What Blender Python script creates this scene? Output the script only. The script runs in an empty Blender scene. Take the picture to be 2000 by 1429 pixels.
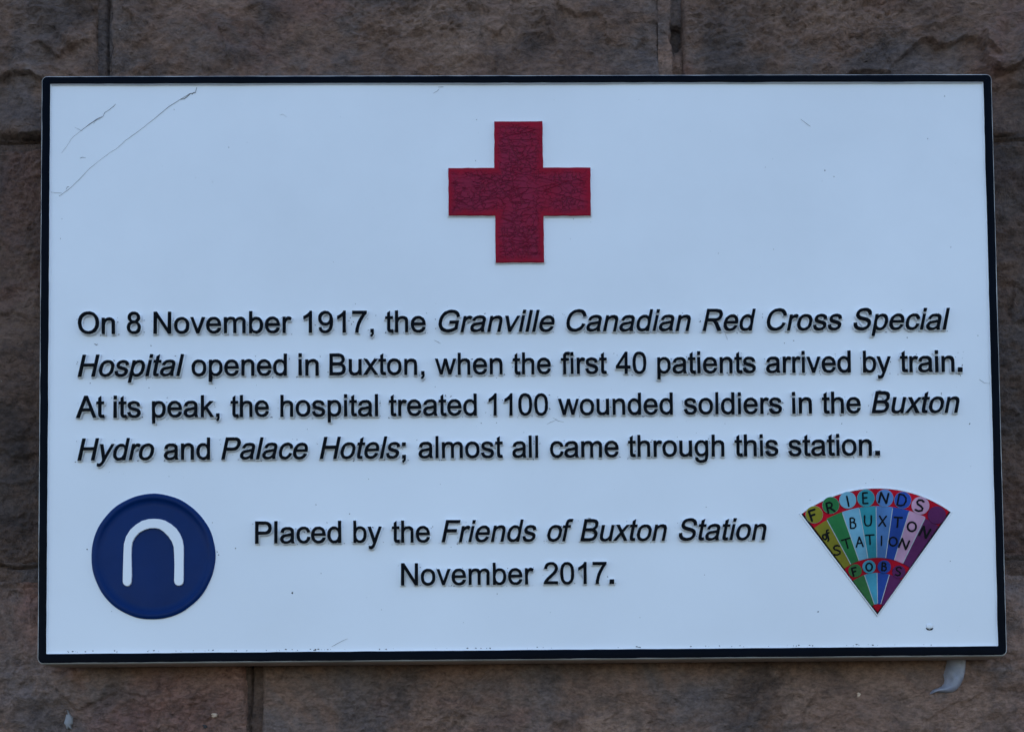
import bpy, bmesh, math, random
import numpy as np
from mathutils import Vector, Euler, noise
random.seed(7)
RNG = np.random.default_rng(11)
scene = bpy.context.scene
C = scene.collection

# ---------------------------------------------------------------- camera
CAM_LOC = (-0.02408142, -1.01701863, -0.36648955)
CAM_ROT = (1.60920517, 0.00937447, -0.01122327)
FPX = 2144.0                      # focal length in photo pixels (photo 2000 wide)
SHIFT = 0.338
cam_d = bpy.data.cameras.new('camera'); cam = bpy.data.objects.new('camera', cam_d); C.objects.link(cam)
cam.location = CAM_LOC; cam.rotation_euler = CAM_ROT
cam_d.sensor_width = 36.0; cam_d.lens = 36.0 * FPX / 2000.0
cam_d.shift_y = SHIFT; cam_d.clip_start = 0.01; cam_d.clip_end = 100.0
scene.camera = cam

# ---------------------------------------------------------------- sky, sun, exposure
SUN_EL, SUN_ROT = math.radians(52), math.radians(20)
world = bpy.data.worlds.new('World'); scene.world = world; world.use_nodes = True
nt = world.node_tree
sky = nt.nodes.new('ShaderNodeTexSky'); sky.sky_type = 'NISHITA'; sky.sun_disc = False
sky.sun_elevation = SUN_EL; sky.sun_rotation = SUN_ROT
nt.links.new(sky.outputs[0], nt.nodes['Background'].inputs[0])
nt.nodes['Background'].inputs[1].default_value = 0.15
sun_d = bpy.data.lights.new('sun', 'SUN'); sun_d.energy = 2.0; sun_d.angle = math.radians(0.5)
sun_d.color = (1.0, 0.95, 0.88)
sun = bpy.data.objects.new('sun', sun_d); C.objects.link(sun); sun.location = (0, 3, 4)
sd = Vector((math.sin(SUN_ROT) * math.cos(SUN_EL), math.cos(SUN_ROT) * math.cos(SUN_EL), math.sin(SUN_EL)))
sun.rotation_euler = (-sd).to_track_quat('-Z', 'Y').to_euler()
scene.view_settings.view_transform = 'Standard'; scene.view_settings.look = 'None'
scene.view_settings.gamma = 1.0; scene.view_settings.use_curve_mapping = False
scene.view_settings.exposure = 1.45

# ---------------------------------------------------------------- helpers
MROT = Euler(CAM_ROT).to_matrix()
def P(x, y, Y=0.0):
    """point measured in the photograph -> (x, z) in metres on the plane at depth Y"""
    d = MROT @ Vector(((x - 1000.0) / FPX, -(y - 714.5 - SHIFT * 2000) / FPX, -1.0))
    t = (Y - CAM_LOC[1]) / d.y
    return CAM_LOC[0] + t * d.x, CAM_LOC[2] + t * d.z
PX = 0.000483                     # metres per photo pixel on the plaque
PANEL_Y = 0.0024                  # white field, sunk behind the raised rim at Y = 0
WALL_Y = 0.043                    # mean face of the stones
HW, HH = 0.450, 0.27699           # half size of the plaque front

def link(name, me, mats, parent=None, smooth=False):
    o = bpy.data.objects.new(name, me); C.objects.link(o)
    if not me.materials:
        for m in (mats if isinstance(mats, (list, tuple)) else [mats]): me.materials.append(m)
    if parent is not None: o.parent = parent
    if smooth: me.shade_smooth()
    return o
def empty(name, loc, label, cat):
    o = bpy.data.objects.new(name, None); C.objects.link(o); o.location = loc; o.empty_display_size = 0.05
    o['label'] = label; o['category'] = cat
    return o
def grid_mesh(name, X, Y, Z):
    """X, Y, Z: (rows, cols) arrays; front faces look to -Y"""
    r, c = X.shape
    me = bpy.data.meshes.new(name)
    co = np.stack([X, Y, Z], -1).reshape(-1, 3).astype(np.float32)
    i = np.arange(r * c).reshape(r, c)
    q = np.stack([i[:-1, :-1], i[:-1, 1:], i[1:, 1:], i[1:, :-1]], -1).reshape(-1, 4).astype(np.int32)
    me.vertices.add(len(co)); me.vertices.foreach_set('co', co.ravel())
    me.loops.add(q.size); me.loops.foreach_set('vertex_index', q.ravel())
    me.polygons.add(len(q)); me.polygons.foreach_set('loop_start', np.arange(0, q.size, 4, dtype=np.int32))
    me.update(calc_edges=True); me.validate()
    return me
def vnoise(x, z, seed):
    """smooth value noise, vectorised, about -1..1"""
    xi = np.floor(x).astype(np.int64); zi = np.floor(z).astype(np.int64)
    fx = x - xi; fz = z - zi
    fx = fx * fx * fx * (fx * (fx * 6 - 15) + 10); fz = fz * fz * fz * (fz * (fz * 6 - 15) + 10)
    def h(a, b):
        n = (a * 374761393 + b * 668265263 + seed * 982451653) & 0x7fffffff
        n = ((n ^ (n >> 13)) * 1274126177) & 0x7fffffff
        n = (n ^ (n >> 16)) & 0xffff
        return n / 32767.5 - 1.0
    return (h(xi, zi) * (1 - fx) + h(xi + 1, zi) * fx) * (1 - fz) + (h(xi, zi + 1) * (1 - fx) + h(xi + 1, zi + 1) * fx) * fz
def fbm(x, z, seed, octs=4, gain=0.5):
    s = 0; a = 1
    for k in range(octs):
        ca, sa = math.cos(0.6 * k), math.sin(0.6 * k)
        s = s + a * vnoise(x * ca - z * sa + 17.3 * k, x * sa + z * ca, seed + k * 31); x = x * 2.03; z = z * 2.03; a *= gain
    return s
def sstep(a, b, v):
    t = np.clip((v - a) / (b - a), 0, 1); return t * t * (3 - 2 * t)

# ---------------------------------------------------------------- materials
def lin(c): c /= 255.0; return c / 12.92 if c <= 0.04045 else ((c + 0.055) / 1.055) ** 2.4
LIGHT = [lin(v) for v in (163, 187, 219)]           # how the photograph shows the white paint
def paint(r, g, b, k=0.78, floor=0.004):
    """base colour of a paint from its look beside the white field"""
    return tuple(min(0.85, max(floor, k * lin(v) / L)) for v, L in zip((r, g, b), LIGHT))
def base(name, col, rough, spec=0.5, coat=0.0):
    m = bpy.data.materials.new(name); m.use_nodes = True
    b = m.node_tree.nodes['Principled BSDF']
    b.inputs['Base Color'].default_value = (*col, 1); b.inputs['Roughness'].default_value = rough
    b.inputs['Specular IOR Level'].default_value = spec; b.inputs['Coat Weight'].default_value = coat
    return m, m.node_tree, b
def N(t, kind, **kw):
    n = t.nodes.new(kind)
    for k, v in kw.items():
        if k in n.inputs: n.inputs[k].default_value = v
        else: setattr(n, k, v)
    return n
def objcoord(t, scale=(1, 1, 1), geo=True):
    g = N(t, 'ShaderNodeNewGeometry'); mp = N(t, 'ShaderNodeMapping'); mp.inputs['Scale'].default_value = scale
    t.links.new(g.outputs['Position'], mp.inputs['Vector']); return mp.outputs['Vector']
def noise_n(t, vec, scale, detail=4, rough=0.55, dist=0.0):
    n = N(t, 'ShaderNodeTexNoise'); n.inputs['Scale'].default_value = scale; n.inputs['Detail'].default_value = detail
    n.inputs['Roughness'].default_value = rough; n.inputs['Distortion'].default_value = dist
    t.links.new(vec, n.inputs['Vector']); return n.outputs['Fac']
def ramp(t, fac, stops):
    r = N(t, 'ShaderNodeValToRGB'); t.links.new(fac, r.inputs['Fac']); e = r.color_ramp.elements
    while len(e) < len(stops): e.new(0.5)
    for q, (p, c) in zip(e, stops): q.position = p; q.color = (*c, 1) if len(c) == 3 else c
    return r.outputs['Color']
def mix(t, fac, a, b, mode='MIX'):
    m = N(t, 'ShaderNodeMix'); m.data_type = 'RGBA'; m.blend_type = mode
    for s, v in ((0, fac), (6, a), (7, b)):
        if hasattr(v, 'default_value') or hasattr(v, 'links'): t.links.new(v, m.inputs[s])
        else: m.inputs[s].default_value = v if s == 0 else (*v, 1)
    return m.outputs[2]
def bump(t, b, h, strength, dist, prev=None):
    n = N(t, 'ShaderNodeBump'); n.inputs['Strength'].default_value = strength; n.inputs['Distance'].default_value = dist
    t.links.new(h, n.inputs['Height'])
    if prev is not None: t.links.new(prev, n.inputs['Normal'])
    t.links.new(n.outputs['Normal'], b.inputs['Normal']); return n.outputs['Normal']

def mat_paint(name, col, rough=0.38, wear=0.06, bscale=260, bst=0.12, spec=0.5):
    m, t, b = base(name, col, rough, spec)
    v = objcoord(t)
    f = noise_n(t, v, 14 if wear > 0.09 else 5, 6, 0.6)
    c2 = tuple(x * (1 - wear * 1.6) for x in col)
    t.links.new(ramp(t, f, [(0.3, c2), (0.7, col)]), b.inputs['Base Color'])
    r = noise_n(t, v, 40, 4)
    mr = N(t, 'ShaderNodeMapRange'); mr.inputs['To Min'].default_value = rough * 0.75; mr.inputs['To Max'].default_value = rough * 1.3
    t.links.new(r, mr.inputs['Value']); t.links.new(mr.outputs[0], b.inputs['Roughness'])
    bump(t, b, noise_n(t, v, bscale, 3), bst, 0.0004)
    return m
WHITE = tuple(0.78 for _ in range(3))
M_white = mat_paint('white_enamel', (0.770, 0.790, 0.832), 0.42, 0.055, 120, 0.10)
M_edge = mat_paint('worn_white_edge', (0.60, 0.60, 0.60), 0.5, 0.25, 500, 0.5)
M_black = mat_paint('black_enamel', (0.0008, 0.0024, 0.0070), 0.38, 0.3, 200, 0.25, 0.035)
M_letter = mat_paint('black_letter_paint', (0.0010, 0.0020, 0.0048), 0.42, 0.3, 400, 0.3, 0.05)
M_side = mat_paint('dirty_cast_edge', (0.62, 0.50, 0.45), 0.6, 0.3, 300, 0.5)
M_crack = mat_paint('dark_grime', (0.05, 0.05, 0.055), 0.8, 0.2, 300, 0.2)
M_red, t, b = base('red_paint', (0.2, 0.01, 0.02), 0.4, 0.10)
v = objcoord(t)
def crackle(scale, warp_s, warp_a, stretch, width):
    wn = N(t, 'ShaderNodeTexNoise'); wn.inputs['Scale'].default_value = warp_s; wn.inputs['Detail'].default_value = 3; t.links.new(v, wn.inputs['Vector'])
    ws = N(t, 'ShaderNodeVectorMath', operation='SCALE'); ws.inputs['Scale'].default_value = warp_a; t.links.new(wn.outputs['Color'], ws.inputs[0])
    wp = N(t, 'ShaderNodeVectorMath', operation='ADD'); t.links.new(v, wp.inputs[0]); t.links.new(ws.outputs[0], wp.inputs[1])
    mp = N(t, 'ShaderNodeMapping'); mp.inputs['Scale'].default_value = stretch; t.links.new(wp.outputs[0], mp.inputs['Vector'])
    vo = N(t, 'ShaderNodeTexVoronoi', feature='DISTANCE_TO_EDGE'); vo.inputs['Scale'].default_value = scale; t.links.new(mp.outputs[0], vo.inputs['Vector'])
    return ramp(t, vo.outputs['Distance'], [(0.0, (0, 0, 0)), (width, (1, 1, 1))])
# cracks of the shrunken paint film, coarse and fine, each present only in patches
def patchy(c, scale, lo, hi):
    mk = ramp(t, noise_n(t, v, scale, 3), [(lo, (0, 0, 0)), (hi, (1, 1, 1))]); return mix(t, mk, (1, 1, 1), c)
ck = mix(t, 1.0, patchy(crackle(100, 45, 0.022, (0.8, 1, 1.3), 0.05), 30, 0.40, 0.52), patchy(crackle(190, 70, 0.014, (0.7, 1, 1.5), 0.06), 44, 0.40, 0.50), 'MULTIPLY')
ck = mix(t, 1.0, ck, patchy(crackle(26, 10, 0.02, (0.35, 1, 1.9), 0.010), 12, 0.30, 0.40), 'MULTIPLY')
# saturated red rim; greyer centre paints in a sheen on aged film, by edge distance
tc = N(t, 'ShaderNodeSeparateXYZ'); t.links.new(v, tc.inputs[0])
def m_(op, a, b_=None):
    n = N(t, 'ShaderNodeMath', operation=op)
    for k, q in enumerate((a, b_)):
        if q is None: continue
        if hasattr(q, 'links'): t.links.new(q, n.inputs[k])
        else: n.inputs[k].default_value = q
    return n.outputs[0]
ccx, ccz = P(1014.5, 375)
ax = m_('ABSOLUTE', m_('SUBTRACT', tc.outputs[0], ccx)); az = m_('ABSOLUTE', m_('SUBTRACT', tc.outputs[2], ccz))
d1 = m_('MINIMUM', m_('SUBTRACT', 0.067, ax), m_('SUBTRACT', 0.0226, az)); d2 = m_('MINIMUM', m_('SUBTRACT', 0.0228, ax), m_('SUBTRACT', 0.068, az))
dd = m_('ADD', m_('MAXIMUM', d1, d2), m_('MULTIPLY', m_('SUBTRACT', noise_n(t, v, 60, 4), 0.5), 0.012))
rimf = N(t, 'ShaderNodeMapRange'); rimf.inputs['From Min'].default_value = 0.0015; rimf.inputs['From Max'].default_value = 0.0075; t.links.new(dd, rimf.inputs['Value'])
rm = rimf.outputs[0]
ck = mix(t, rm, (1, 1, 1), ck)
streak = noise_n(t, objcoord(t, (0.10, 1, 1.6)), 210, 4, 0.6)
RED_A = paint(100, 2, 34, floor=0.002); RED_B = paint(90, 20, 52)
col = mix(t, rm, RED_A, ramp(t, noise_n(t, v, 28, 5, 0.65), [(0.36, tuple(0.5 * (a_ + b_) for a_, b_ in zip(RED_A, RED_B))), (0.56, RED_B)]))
col = mix(t, 0.50, col, mix(t, ck, (0.42, 0.22, 0.26), (1, 1, 1)), 'MULTIPLY')
col = mix(t, 0.35, col, ramp(t, streak, [(0.35, (0.6, 0.5, 0.5)), (0.6, (1.15, 1.1, 1.1))]), 'MULTIPLY')
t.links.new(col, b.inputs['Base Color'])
nb = bump(t, b, ck, 0.8, 0.0011); bump(t, b, streak, 0.35, 0.0008, nb)
b.inputs['Roughness'].default_value = 0.40
M_navy = mat_paint('blue_paint', paint(2, 31, 90, floor=0.0008), 0.36, 0.15, 150, 0.2, 0.09)

def mat_stone(name, dark=1.0):
    m, t, b = base(name, (0.1, 0.08, 0.06), 0.9, 0.25)
    v = objcoord(t)
    oi = N(t, 'ShaderNodeObjectInfo')
    off = N(t, 'ShaderNodeVectorMath', operation='ADD'); t.links.new(v, off.inputs[0])
    sc = N(t, 'ShaderNodeVectorMath', operation='SCALE'); cx = N(t, 'ShaderNodeCombineXYZ')
    t.links.new(oi.outputs['Random'], cx.inputs[0]); t.links.new(oi.outputs['Random'], cx.inputs[1])
    t.links.new(cx.outputs[0], sc.inputs[0]); sc.inputs['Scale'].default_value = 7.0; t.links.new(sc.outputs[0], off.inputs[1])
    o = off.outputs[0]
    k = dark
    brown = tuple(k * x for x in (0.168, 0.102, 0.076)); grey = tuple(k * x for x in (0.135, 0.096, 0.082))
    red = tuple(k * x for x in (0.190, 0.088, 0.072)); drk = tuple(k * x for x in (0.060, 0.044, 0.040))
    blue = tuple(k * x for x in (0.112, 0.088, 0.086)); ochre = tuple(k * x for x in (0.215, 0.138, 0.104))
    a = ramp(t, noise_n(t, o, 9, 6, 0.65, 0.5), [(0.34, blue), (0.44, grey), (0.54, brown), (0.68, ochre)])
    rf = ramp(t, noise_n(t, o, 5.3, 4, 0.6, 0.8), [(0.56, (0, 0, 0)), (0.74, (0.65, 0.65, 0.65))])
    a = mix(t, rf, a, red)
    df = ramp(t, noise_n(t, o, 13, 7, 0.7, 0.3), [(0.34, (0.85, 0.85, 0.85)), (0.53, (0, 0, 0))])
    a = mix(t, df, a, drk)
    st = N(t, 'ShaderNodeMapping'); st.inputs['Scale'].default_value = (0.75, 1, 1.3); t.links.new(o, st.inputs['Vector'])
    gr = noise_n(t, st.outputs[0], 190, 5, 0.72)
    a = mix(t, 0.50, a, ramp(t, gr, [(0.36, (0.30, 0.29, 0.28)), (0.60, (1.30, 1.28, 1.26))]), 'MULTIPLY')
    # scattered pale quartz grains
    vo = N(t, 'ShaderNodeTexVoronoi'); vo.inputs['Scale'].default_value = 70; t.links.new(o, vo.inputs['Vector'])
    dot = ramp(t, vo.outputs['Distance'], [(0.035, (1, 1, 1)), (0.07, (0, 0, 0))])
    sel = N(t, 'ShaderNodeSeparateColor'); t.links.new(vo.outputs['Color'], sel.inputs[0])
    pick = ramp(t, sel.outputs[0], [(0.93, (0, 0, 0)), (0.95, (0.8, 0.8, 0.8))])
    dm = mix(t, 1.0, dot, pick, 'MULTIPLY')
    a = mix(t, dm, a, (0.42, 0.38, 0.34))
    t.links.new(a, b.inputs['Base Color'])
    n1 = bump(t, b, gr, 1.0, 0.0040)
    n2 = bump(t, b, noise_n(t, o, 420, 3, 0.6), 0.9, 0.0022, n1)
    st2 = N(t, 'ShaderNodeMapping'); st2.inputs['Scale'].default_value = (0.85, 1, 1.15); t.links.new(o, st2.inputs['Vector'])
    bump(t, b, noise_n(t, st2.outputs[0], 75, 6, 0.65, 0.6), 0.8, 0.009, n2)
    return m
M_stone = mat_stone('gritstone', 1.30)
M_stone_dark = mat_stone('sooty_gritstone', 0.92)
M_stone_pale = mat_stone('paler_gritstone', 1.75)
M_mortar = mat_stone('old_mortar', 0.95)
M_pointing = mat_stone('pale_pointing', 1.55)
M_seal = mat_paint('grey_sealant', paint(122, 142, 184, 0.80), 0.42, 0.8, 160, 1.0)
M_fleck = mat_paint('pale_fleck', paint(165, 165, 170, 0.70), 0.7, 0.2, 300, 0.5)
M_chip = mat_paint('blue_grey_fleck', paint(110, 125, 150, 0.70), 0.7, 0.3, 300, 0.5)

# ================================================================ THE WALL
wall = empty('stone_wall', (0, WALL_Y + 0.02, 0), 'dark brown gritstone block wall with rough weathered faces behind the plaque', 'wall')
WLOC = np.array([0, WALL_Y + 0.02, 0])
pz = lambda y, x=40: P(x, y, WALL_Y)[1]
px_ = lambda x, y=70: P(x, y, WALL_Y)[0]
JT0, JT1 = pz(289), pz(273)            # bed joint: bottom and top edge
JB0, JB1 = pz(1131), pz(1105)
TOPZ, BOTZ = 0.60, -0.62
blocks = [
    (-0.98, px_(197), JT1, TOPZ), (px_(213), px_(1291), JT1, TOPZ), (px_(1335), 0.98, JT1, TOPZ),
    (-0.98, 0.095, JB1, JT0), (0.105, 0.98, JB1, JT0),
    (-0.98, px_(486, 1360), BOTZ, JB0), (px_(508, 1360), 0.745, BOTZ, JB0), (0.755, 0.98, BOTZ, JB0),
]
XL, ZB = P(-25, 700, WALL_Y)[0], P(1000, 1450, WALL_Y)[1]
XR, ZT = P(2030, 700, WALL_Y)[0], P(1000, -20, WALL_Y)[1]
def lines(a, b, hid0, hid1, f0, f1, fine, hidden, far):
    """coordinates from a to b: fine inside the frame f0..f1, coarser between hid0 and hid1 and outside"""
    v = [a]
    while v[-1] < b - 1e-6:
        x = v[-1]
        s = far if (x < f0 - 0.01 or x > f1 + 0.01) else (hidden if (hid0 < x < hid1 - hidden) else fine)
        # never leap over the start of a fine stretch
        for e in (f0 - 0.01, hid1 - hidden * 0.5):
            if x < e < x + s: s = max(e - x, fine)
        # small steps near both block edges keep the arrises round
        s = min(s, max(0.0016, min(x - a, 0.03) * 0.5 + 0.0012)) if x - a < 0.02 else s
        if b - x < 0.02: s = min(s, 0.0022)
        v.append(min(b, x + s))
    return np.array(v)
# hand placed features seen in the photograph: (points in photo px, side height in mm, width px)
def seg_dist(X, Z, pts):
    """distance to a polyline and signed side"""
    best = np.full(X.shape, 9.0); side = np.zeros(X.shape)
    for (x0, z0), (x1, z1) in zip(pts[:-1], pts[1:]):
        dx, dz = x1 - x0, z1 - z0; L2 = dx * dx + dz * dz + 1e-12
        u = np.clip(((X - x0) * dx + (Z - z0) * dz) / L2, 0, 1)
        ex = X - x0 - u * dx; ez = Z - z0 - u * dz; d = np.sqrt(ex * ex + ez * ez)
        cr = np.sign(dx * (Z - z0) - dz * (X - x0)); m = d < best
        best = np.where(m, d, best); side = np.where(m, cr, side)
    return best, side
SCARPS = [  # polyline px, height mm (left-of-direction side is raised), reach mm
    ([(1105, 12), (1122, 24), (1140, 27), (1165, 24), (1178, 32), (1182, 48)], 2.6, 26),
    ([(1062, 22), (1064, 40), (1072, 56)], 2.0, 18),
    ([(1000, 22), (1000, 42), (984, 54)], -1.8, 16),
    ([(968, 138), (970, 128), (975, 118), (990, 108)], -2.4, 15),
    ([(242, 0), (246, 22), (258, 38)], 2.6, 22),
    ([(432, 72), (440, 95), (444, 112)], 2.0, 18),
    ([(408, 60), (418, 66), (428, 58), (440, 56)], -1.8, 14),
    ([(490, 20), (510, 15), (530, 22)], 1.6, 12),
    ([(1775, 98), (1800, 78), (1822, 72), (1832, 88), (1850, 82), (1880, 74), (1905, 78), (1922, 92)], 4.0, 24),
    ([(1668, 143), (1690, 139), (1735, 137)], 4.5, 9),
    ([(1920, 100), (1922, 118), (1935, 140), (1955, 148), (1985, 138), (2001, 120)], 6.5, 26),
    ([(1905, 55), (1920, 46), (1935, 40), (1955, 34)], -1.6, 12),
    ([(1570, 1429), (1566, 1395), (1580, 1370)], 2.2, 24),
    ([(905, 1358), (925, 1344), (945, 1320), (952, 1300)], -2.4, 24),
    ([(745, 1360), (748, 1340), (765, 1320)], -1.8, 20),
    ([(120, 1350), (160, 1385), (190, 1372), (240, 1345), (262, 1352)], 2.0, 22),
    ([(372, 1385), (385, 1360), (400, 1345)], 1.8, 18),
    ([(1445, 1300), (1490, 1296), (1510, 1303)], -2.0, 18),
    ([(85, 95), (120, 115), (130, 100), (155, 90)], 2.4, 16),
    ([(0, 155), (20, 140), (60, 150), (80, 162)], 4.0, 22),
    ([(0, 285), (40, 276), (70, 270), (80, 280)], 2.6, 12),
    ([(0, 618), (28, 615), (45, 622)], 1.8, 20),
    ([(8, 885), (30, 895), (60, 890)], 2.0, 18),
    ([(1975, 590), (1970, 615), (1980, 630), (2000, 625)], 2.6, 20),
    ([(1950, 288), (1975, 283), (2005, 287)], 3.0, 16),
    ([(1958, 1118), (1980, 1121), (2010, 1120)], 2.4, 12),
    ([(1960, 1190), (1975, 1215), (1995, 1235)], 1.8, 16),
    ([(1820, 1395), (1850, 1375), (1880, 1372), (1900, 1360)], 1.8, 18),
]
SC = [([P(x, y, WALL_Y) for x, y in pts], h * 0.001, r * 0.001) for pts, h, r in SCARPS]
def stone_height(X, Z, seed):
    """how far the face stands proud (metres)"""
    h = 0.0040 * fbm(X * 7, Z * 9, seed, 3) + 0.0017 * fbm(X * 30, Z * 40, seed + 5, 4, 0.58)
    h = h + 0.00055 * fbm(X * 170, Z * 240, seed + 9, 3, 0.6)
    # dressed face: ridged chisel-broken facets
    fc = 1 - np.abs(fbm(X * 19 + 0.4 * fbm(X * 50, Z * 50, seed + 21, 2), Z * 24, seed + 20, 3, 0.5)) * 1.4
    h = h + 0.0036 * np.clip(fc, -1, 1) * sstep(-0.4, 0.5, vnoise(X * 5, Z * 6, seed + 22))
    # flaked bedding planes: terraces with sharp edges in places
    w = 0.012 * fbm(X * 22, Z * 22, seed + 50, 4, 0.6)
    for k, (s, amp) in enumerate(((6.5, 0.0030), (10.0, 0.0020), (15.0, 0.0012))):
        n = vnoise((X + w) * s + 3 * k, (Z + w * 0.7) * s * 1.35, seed + 61 + 7 * k)
        m = sstep(-0.2, 0.35, vnoise(X * 6, Z * 8, seed + 80 + k))
        h = h + amp * m * (sstep(0.10, 0.145, n) + sstep(0.42, 0.47, n))
    # rough pitted zones
    rz = sstep(0.05, 0.45, vnoise(X * 9 + 2, Z * 11, seed + 101))
    h = h + rz * 0.0014 * fbm(X * 230, Z * 300, seed + 102, 3, 0.6)
    return h
for bi, (x0, x1, z0, z1) in enumerate(blocks):
    J = 0.0
    mid = (z0 == JB1)
    xs = lines(x0 + J, x1 - J, -0.435, 0.43, XL, XR, 0.0016, 0.012, 0.012)
    if mid: zs = lines(z0 + J, z1 - J, 9, 9, -9, 9, 0.0019, 0.012, 0.012)
    else:
        xs = lines(x0 + J, x1 - J, 9, 9, XL, XR, 0.0016, 0.0016, 0.012)
        zs = lines(z0 + J, z1 - J, -0.262, 0.262, ZB, ZT, 0.0016, 0.010, 0.012)
    X, Z = np.meshgrid(xs, zs)
    seed = 100 + bi * 13
    h = stone_height(X, Z, seed)
    for pts, amp, reach in SC:
        cx = sum(p[0] for p in pts) / len(pts)
        if not (x0 - 0.05 < cx < x1 + 0.05): continue
        jit = 0.0016 * fbm(X * 90, Z * 90, seed + 7, 2)
        d, sgn = seg_dist(X + jit, Z + jit, pts)
        sd_ = d * sgn * (1 if amp > 0 else -1)
        h = h + 1.5 * abs(amp) * (sstep(-0.0006, 0.0007, sd_) * np.exp(-np.clip(d / reach, 0, 9) ** 2 * 2) )
    # rounded arrises running down into the joints, a little ragged
    edge = np.minimum(np.minimum(X - (x0 + J), (x1 - J) - X), np.minimum(Z - (z0 + J), (z1 - J) - Z))
    edge = np.maximum(edge + 0.0016 * fbm(X * 60, Z * 60, seed + 33, 3) * sstep(0.0, 0.004, edge), 0)
    drop = 0.0065 * (1 - np.clip(edge / 0.0050, 0, 1)) ** 2.0
    h = h * sstep(0.0, 0.006, edge) - drop - 0.0012 * (1 - sstep(0.004, 0.03, edge))
    # nothing may press through the plaque's back
    Y = WALL_Y - h
    behind = (np.abs(X) < HW + 0.002) & (np.abs(Z) < HH + 0.002)
    Y = np.where(behind, np.maximum(Y, 0.0330), Y)
    # ragged outer returns so that each block has depth
    rim = 0.022
    def pad(A, f): return f(A)
    Xp = np.pad(X, 1, mode='edge'); Zp = np.pad(Z, 1, mode='edge'); Yp = np.pad(Y, 1, mode='edge')
    Yp[0, :] = Yp[-1, :] = WALL_Y + rim; Yp[:, 0] = Yp[:, -1] = WALL_Y + rim
    me = grid_mesh('stone', Xp - WLOC[0], Yp - WLOC[1], Zp - WLOC[2])
    link('stone', me, M_stone_dark if mid else (M_stone_pale if z0 == BOTZ else M_stone), wall, True)
# recessed mortar bed, filling each joint to its own depth
def mortar_strip(x0, x1, z0, z1, depth, seed, step=0.0025):
    xs = np.arange(x0, x1 + step, step); zs = np.arange(z0, z1 + step, step)
    X, Z = np.meshgrid(xs, zs)
    Y = WALL_Y + depth - 0.0016 * fbm(X * 40, Z * 40, seed, 4) - 0.0008 * fbm(X * 200, Z * 200, seed + 3, 3)
    return X, Y, Z
def joint(x0, x1, z0, z1, depth, crack, seed, mat, horizontal, amt=0.009):
    """pointing between the blocks; crack = where across the joint (0..1) it has shrunk open"""
    m = 0.003
    if horizontal: X, Y, Z = mortar_strip(x0, x1, z0 - m, z1 + m, depth, seed, 0.0014); w = Z; a_, b_ = z0, z1; l = X
    else: X, Y, Z = mortar_strip(x0 - m, x1 + m, z0, z1, depth, seed, 0.0014); w = X; a_, b_ = x0, x1; l = Z
    line = a_ + (b_ - a_) * crack + 0.0012 * fbm(l * 45, l * 0 + 0.5, seed + 1, 4)
    open_ = 0.35 + 0.65 * sstep(-0.5, 0.3, vnoise(l * 16, l * 0 + 0.2, seed + 2))
    Y = Y + amt * open_ * np.exp(-((w - line) / 0.0010) ** 2)
    if seed == 503:      # hollows where the pointing has fallen out beside the right-hand block
        deep = sstep(px_(1311), px_(1317), X)
        Y = Y + 0.0110 * deep
        for (hx, hy, rr) in ((1323, 50, 0.0058), (1321, 74, 0.0050), (1324, 62, 0.003)):
            cx, cz = P(hx, hy, WALL_Y)
            Y = Y + 0.032 * np.exp(-(((X - cx) / rr) ** 2 + ((Z - cz) / rr) ** 2) ** 1.5)
        cx, cz = P(1325, 118, WALL_Y); Y = Y - 0.005 * np.exp(-(((X - cx) / 0.006) ** 2 + ((Z - cz) / 0.009) ** 2))
    link('mortar', grid_mesh('mortar', X - WLOC[0], Y - WLOC[1], Z - WLOC[2]), mat, wall, True)
joint(-0.98, 0.98, JT0, JT1, 0.0020, 0.80, 500, M_mortar, True)
joint(-0.98, 0.98, JB0, JB1, 0.0012, 0.95, 501, M_mortar, True)
joint(px_(197), px_(213), JT1, TOPZ, 0.0018, 0.85, 502, M_mortar, False)
joint(px_(1291), px_(1335), JT1, TOPZ, 0.0010, 0.55, 503, M_pointing, False, 0.002)
joint(px_(486, 1360), px_(508, 1360), BOTZ, JB0, 0.0020, 0.15, 504, M_mortar, False)
joint(0.095, 0.105, JB1, JT0, 0.003, 0.5, 505, M_mortar, False)
joint(0.745, 0.755, BOTZ, JB0, 0.003, 0.5, 506, M_mortar, False)
# solid core behind the stones
bm = bmesh.new(); bmesh.ops.create_cube(bm, size=1.0)
for vv in bm.verts: vv.co = (vv.co.x * 1.96, 0.145 + vv.co.y * 0.25, -0.01 + vv.co.z * 1.22)
bm.verts.ensure_lookup_table()
me = bpy.data.meshes.new('rubble_core'); bm.to_mesh(me); bm.free()
core = link('rubble_core', me, M_mortar, wall)
core.location = (0, -0.02 + 0.0, 0)

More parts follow.
